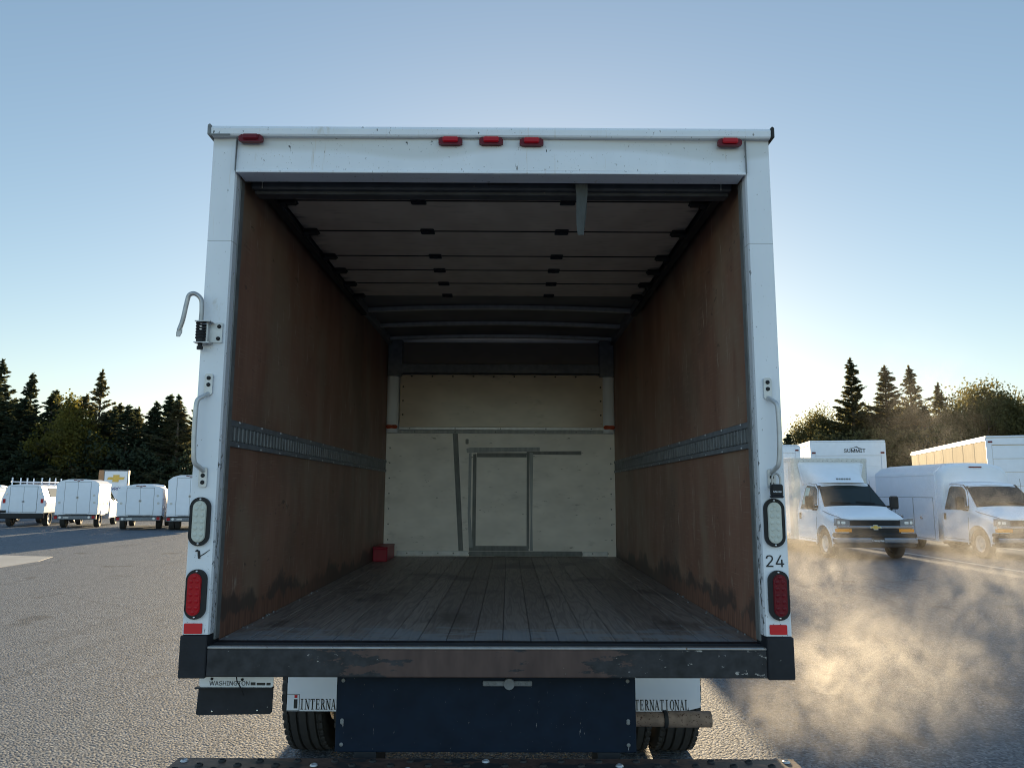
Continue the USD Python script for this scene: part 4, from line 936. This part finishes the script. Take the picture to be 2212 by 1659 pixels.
SG = thing('dealer_sign', 'white dealership sign with a gold bow-tie emblem behind the left row of vans', 'sign', (-22.35, 40.2, 0), 12)
part(SG, 'post', box(-.92, -.62, .05, .35, 0, 2.72, .01), M['wood_fresh'])
fr_ = part(SG, 'frame', [box(-.63, .66, .0, .32, 1.0, 2.72, .01)], M['galv'])
pn = part(SG, 'panel', box(-.58, .61, -.02, 0, 1.08, 2.66), M['white'])
part(pn, 'emblem', ext(affinity.translate(bowtie(.92, .40), .02, 2.26), .03, 'xz', -.05), M['gold'])
part(pn, 'lettering', text('CHEVROLET', .155, .01, .02, -.021, 1.60, True), M['blue_ink'])
lw = part(SG, 'lower_panel', box(-.58, .66, .0, .25, .72, 1.28 - .2, .005), M['blackpaint'])
part(SG, 'lower_lettering', text('ET', .20, .01, .16, -.003, .80, True), M['white'])

# ------------------------------------------------------------------ trees
def leaves(C, D, size, rng, flat=.5, asp=.55):
    """One bent quad per leaf clump at C, lying roughly along D."""
    n = len(C); D = D / np.maximum(np.linalg.norm(D, axis=1, keepdims=True), 1e-9)
    N = rng.normal(size=(n, 3)) * flat + V([0, 0, 1.]) * (1 - flat); B = np.cross(D, N); B /= np.maximum(np.linalg.norm(B, axis=1, keepdims=True), 1e-9)
    s = (size * rng.uniform(.6, 1.4, n))[:, None]
    P = [C - D * s * .5, C + B * s * asp * .5, C + D * s * .5, C - B * s * asp * .5]
    v = np.stack(P, 1).reshape(-1, 3); i = np.arange(n)[:, None] * 4
    return v, np.vstack([i + V([0, 1, 2]), i + V([0, 2, 3])])


def conifer(seed, h, r, thin=1.0, droop=.25, bare=.06):
    rng = np.random.default_rng(seed); C, D, br = [], [], []
    z = h * bare
    while z < h * .985:
        t = z / h; rad = r * (1 - t) ** 1.05 * rng.uniform(.75, 1.15) + .10
        for k in range(rng.integers(6, 9)):
            a = rng.uniform(0, 2 * math.pi); ln = rad * rng.uniform(.45, 1.2) * (.65 + .7 * float(meshkit.noise(V([2 * math.cos(a) + 5, 2 * math.sin(a) + seed, z * .9]), seed))); d = V([math.cos(a), math.sin(a), 0.]); e = .35 * t - droop * (1 - t)
            n = max(9, int(ln * 36 * thin)); q = np.sqrt(rng.uniform(.02, 1, n)); sp = rng.normal(size=(n, 3)) * V([.17, .17, .15]) * (ln * .55) * (1.1 - q)[:, None]
            p = V([0, 0, z]) + d * (q * ln)[:, None] + V([0, 0, 1]) * (e * q * ln + .16 * ln * q ** 2)[:, None] + sp
            side = np.cross(d, [0, 0, 1.]) * rng.choice([-1, 1], n)[:, None]
            C.append(p); D.append(d * .8 + side * rng.uniform(.2, .9, n)[:, None] + V([0, 0, -.25]) + rng.normal(size=(n, 3)) * .2)
            if ln > .7 and k < 4: br.append(tube([V([0, 0, z]), V([0, 0, z]) + d * ln * .5 + V([0, 0, e * .5 * ln]), V([0, 0, z]) + d * ln * .95 + V([0, 0, e * ln + .14 * ln])], [.035, .022, .008], 4, False))
        z += rng.uniform(.22, .40) * (1.0 if t < .8 else .6)
    n = 26; C.append(np.stack([rng.normal(size=n) * .05, rng.normal(size=n) * .05, rng.uniform(h * .93, h, n)], 1)); D.append(rng.normal(size=(n, 3)) + V([0, 0, 2.]))
    crown = leaves(np.vstack(C), np.vstack(D), .34, rng, .5, .42)
    tr = [tube([(0, 0, 0), (.03, 0, h * .4), (0, .03, h * .8), (0, 0, h)], [h * .017, h * .012, h * .005, .01], 8)] + br
    return crown, tr


def broad(seed, h, r, dens=1.0, leaf=.30):     # limbs that fork three times, leaf clumps at the tips
    rng = np.random.default_rng(seed); br, C, D = [], [], []
    def limb(p, d, ln, rad, lev):
        q = p + d * ln; mid = (p + q) / 2 + rng.normal(size=3) * ln * .06
        br.append(tube([p, mid, q], [rad, rad * .8, rad * .55], 6 if lev < 2 else 4, False))
        if lev >= 3:
            n = int(70 * dens); C.append(q + rng.normal(size=(n, 3)) * V([.50, .50, .34]) * (r / 3.2)); D.append(rng.normal(size=(n, 3)) + V([0, 0, -.3])); return
        if lev >= 1:
            n = int(18 * dens); C.append(mid + rng.normal(size=(n, 3)) * .35); D.append(rng.normal(size=(n, 3)))
        for _ in range(rng.integers(3, 5)):
            nd = d + rng.normal(size=3) * V([.75, .75, .4]) + V([0, 0, .12]); nd /= np.linalg.norm(nd)
            limb(q if rng.random() < .6 else mid, nd, ln * rng.uniform(.62, .85), rad * .55, lev + 1)
    limb(V([0, 0, 0.]), V([0, 0, 1.]), h * .30, h * .022, 0)
    for k in range(4):
        a = rng.uniform(0, 6.28); d = V([math.cos(a) * .6, math.sin(a) * .6, .8]); limb(V([0, 0, h * rng.uniform(.18, .3)]), d / np.linalg.norm(d), h * .24, h * .012, 1)
    C = np.vstack(C); sc = h / max(C[:, 2].max(), 1e-6); k = r / np.percentile(np.hypot(C[:, 0], C[:, 1]), 97)
    T3 = V([k, k, sc]); crown = leaves(C * T3, np.vstack(D), leaf, rng, .9, .7)
    for b in br: b.vertices *= T3
    return crown, br


def tree(name, cat, label, made, leaf, loc, rot=0, group=None, scale=None):
    p = thing(name, label, cat, loc, rot, group, scale)
    part(p, 'trunk', made[1], M['bark'], smooth=50); part(p, 'crown', made[0], M[leaf]); return p


WL, WR = 'trees of the dark wood on the left', 'trees behind the parked vans on the right'
cA, cB, cC = conifer(1, 12.9, 4.0, 1.1), conifer(2, 12.2, 4.2, 1.1, .34), conifer(3, 12.0, 4.0, .6, .15)
dA, dB, dC = broad(11, 10.2, 3.4, 1.8, .22), broad(12, 11.8, 4.0, 1.9, .23), broad(13, 8.6, 3.2, 1.2, .2)
tA = tree('fir_tree', 'tree', 'tall dark fir at the left picture edge, highest of the left wood', cA, 'needles', (-44.3, 62, 0), 0, WL)
tB = tree('fir_tree', 'tree', 'narrow dark fir just right of the tallest left fir', cB, 'needles', (-41.9, 62.5, 0), 0, WL, (.9, .9, .97))
tC = tree('spiky_fir_tree', 'tree', 'lone open-branched fir whose spiky top stands above the yellow-green tree', cC, 'needles2', (-36.6, 64, 0), 0, WL, (.85, .85, 1.03))
tD = tree('maple_tree', 'tree', 'broad yellow-green tree in front of the spiky fir in the left wood', dA, 'leaves', (-34.2, 57.2, 0), 0, WL, (.95, .95, .93))
tE = tree('broadleaf_tree', 'tree', 'large olive broadleaf tree above the service van at the right', dB, 'leaves2', (41.2, 63, 0), 0, WR, (1., 1., 1.03))
tF = tree('autumn_tree', 'tree', 'small orange autumn tree beside the right post of the truck', dC, 'leaves3', (24.9, 57, 0), 30, WR, (.75, .75, .72))
rng = np.random.default_rng(77)
def more(src, x, y, h, lab, grp, w=1.0, base=12.):
    k = h / base; dup(src, (x, y, 0), float(rng.uniform(0, 360)), lab, grp, (k * w, k * w, k))
more(tA, -47.0, 61, 11.5, 'fir at the far left, cut off by the picture edge', WL, 1., 12.9)
more(tB, -39.4, 62, 10.3, 'shorter pale-topped fir left of the yellow-green tree', WL, 1.2, 12.2)
more(tA, -40.6, 60, 9.4, 'low dark fir filling the dip right of the tallest left fir', WL, 1.2, 12.9)
more(tB, -28.7, 62, 9.9, 'dark fir close to the left post of the box truck', WL, 1.1, 12.2)
more(tA, -27.0, 63, 10.9, 'dark fir top touching the left post of the box truck', WL, .9, 12.9)
more(tD, -30.2, 61.5, 8.9, 'dull yellow tree between the low gap and the left post', WL, .9, 10.2)
more(tC, -32.6, 63, 8.9, 'low fir in the dip right of the yellow-green tree', WL, 1., 12.)
tR = tree('tall_fir_tree', 'tree', 'tallest dark fir on the right, left of its twin', cA, 'needles2', (29.7, 61, 0), 40, WR, (1.1, 1.1, 1.02))
more(tR, 32.4, 60.5, 12.4, 'second dark fir on the right, beside the tallest', WR, 1.4, 12.9)
more(tC, 35.3, 62, 12.7, 'pale open fir in the middle of the right trees', WR, .95, 12.)
more(tC, 38.6, 63.5, 11.4, 'short pale fir left of the large olive broadleaf tree', WR, .9, 12.)
more(tE, 37.6, 60, 9.4, 'olive broadleaf tree with the drifting steam in front of it', WR, .85, 11.8)
more(tE, 45.3, 64, 9.6, 'olive broadleaf tree at the right picture edge', WR, .9, 11.8)
more(tE, 27.6, 64, 8.8, 'thin pale tree left of the tallest right fir', WR, .7, 11.8)
more(tD, 24.2, 70, 9.6, 'faint yellowish tree next to the right post of the truck', WR, .7, 10.2)
more(tA, 25.6, 72, 9.2, 'small distant fir between the yellowish tree and the firs', WR, .9, 12.9)
for x_, y_, h_, wd in [(-45.6, 59, 10.6, 'leftmost of the mid-height firs'), (-43.2, 60, 10.9, 'mid-height fir under the narrow fir'), (-38.0, 63, 9.6, 'mid-height fir left of the spiky fir'), (-33.6, 61, 8.6, 'mid-height fir right of the yellow-green tree'), (-31.4, 60, 8.5, 'mid-height fir in the low dip'), (-29.4, 59.5, 9.0, 'mid-height fir nearest the left post')]:
    more(tB, x_, y_, h_, 'dark ' + wd + ' in the left wood', WL, 1.25, 12.2)
for k in range(30):
    src, b = [(tA, 12.9), (tB, 12.2), (tA, 12.9), (tB, 12.2), (tC, 12.0)][k % 5]
    more(src, -49.5 + (k % 15) * 1.65 + rng.uniform(-.5, .5), 58.5 + (k // 15) * 7 + rng.uniform(-1, 1), (rng.uniform(8.3, 9.9) if not -34.5 < -49.5 + (k % 15) * 1.65 < -29.5 else rng.uniform(7.8, 8.6)), 'dark tree in the dense mass of the left wood', 'undistinguished trees of the left wood', 1.55, b)
for x_, y_, h_, lab in [(28.2, 64, 9.6, 'olive bushy tree filling the gap left of the tallest right fir'), (31.0, 64, 10.0, 'olive bushy tree between the two tallest right firs'), (33.8, 64, 10.2, 'olive bushy tree left of the pale open fir'), (36.8, 64.5, 10.6, 'olive bushy tree right of the pale open fir'), (43.4, 61, 11.0, 'loose olive tree right of the large broadleaf tree'), (39.6, 60, 10.2, 'olive tree leaning on the large broadleaf tree')]:
    more(tE, x_, y_, h_, lab, WR, .85, 11.8)
for k in range(14):
    src, b = [(tB, 12.2), (tE, 11.8), (tA, 12.9)][k % 3]
    more(src, 23.8 + k * 1.75 + rng.uniform(-.5, .5), (66 if k % 2 else 60) + rng.uniform(-1.5, 2), rng.uniform(7.4, 9.2) if k > 3 else rng.uniform(5.5, 7.0), 'dark tree in the dense mass behind the right vans', 'undistinguished trees on the right', 1.2, b)
def thicket(x0, x1, y0, y1, h, n, seed):
    rng = np.random.default_rng(seed); C = np.stack([rng.uniform(x0, x1, n), rng.uniform(y0, y1, n), rng.uniform(0, 1, n) ** 1.3], 1)
    C[:, 2] *= h * (.55 + .9 * meshkit.noise(np.stack([C[:, 0] * .45, C[:, 1] * .2, C[:, 0] * 0], 1), seed)); return leaves(C, rng.normal(size=(n, 3)), .27, rng, .9, .6)
tag(part(None, 'undergrowth', thicket(-62, -22, 55.5, 59, 4.6, 30000, 3), M['needles']), 'dark undergrowth at the foot of the left wood', 'undergrowth', None, 'stuff')
tag(part(None, 'undergrowth', thicket(20, 56, 55.5, 59.5, 5.0, 30000, 4), M['leaves2']), 'brush at the foot of the trees behind the right vans', 'undergrowth', None, 'stuff')

# ------------------------------------------------------------------ exhaust steam
STEAM = True
if STEAM:
    g = G(); P = g.pos(); tot = None
    for (cx_, cy_, cz_, rx, ry, rz, a) in [(1.28, .62, .51, .32, .2, .12, .9), (1.60, .85, .50, .42, .35, .22, .9), (2.05, 1.3, .50, .55, .6, .40, 1.0), (2.65, 1.9, .46, .70, .8, .42, .95), (2.85, 3.5, .80, .42, .8, .50, .7), (3.05, 5.2, 1.25, .45, .9, .70, .45), (4.1, 3.2, .70, .65, .8, .50, .55), (5.1, 4.6, .95, .75, 1.0, .75, .55), (7.0, 12.7, .55, .8, 1.2, .35, .18), (11.9, 13.6, .45, 1.0, .8, .40, .20), (5.2, 6.0, 2.5, .6, .9, 1.1, .10)]:
        v = g.n('vector_math', math_type='subtract', vector1=P, vector2=(cx_, cy_, cz_)) + '.vector'
        v = g.n('vector_math', math_type='divide', vector1=v, vector2=(rx * 1.35, ry * 1.35, rz * 1.35)) + '.vector'
        d = g.n('vector_math', math_type='length', vector1=v) + '.value'
        f_ = g.rng(d, .0, 1.0, a, 0.)
        tot = f_ if tot is None else g.math('add', tot, f_)
    nz = g.noise(3.8, (1, 1, 1), 8, .70, dist=1.2)
    den = g.math('multiply', tot, g.rng(nz, .44, .62, 0., 1.))
    den = g.math('multiply', den, .72)
    vol = g.n('principled_volume', color=(.97, .95, .92), density=den, anisotropy=.65)
    sm = usdkit.material(stage, '/World/Looks/steam_vapour', g.nodes, g.links, volume=vol + '.volume')
    hull = box(1.24, 13.4, .2, 14.7, .012, 4.6)
    tag(part(None, 'exhaust_steam', hull, sm), 'drifting exhaust steam lit from behind, right of the box truck', 'steam', None, 'stuff')
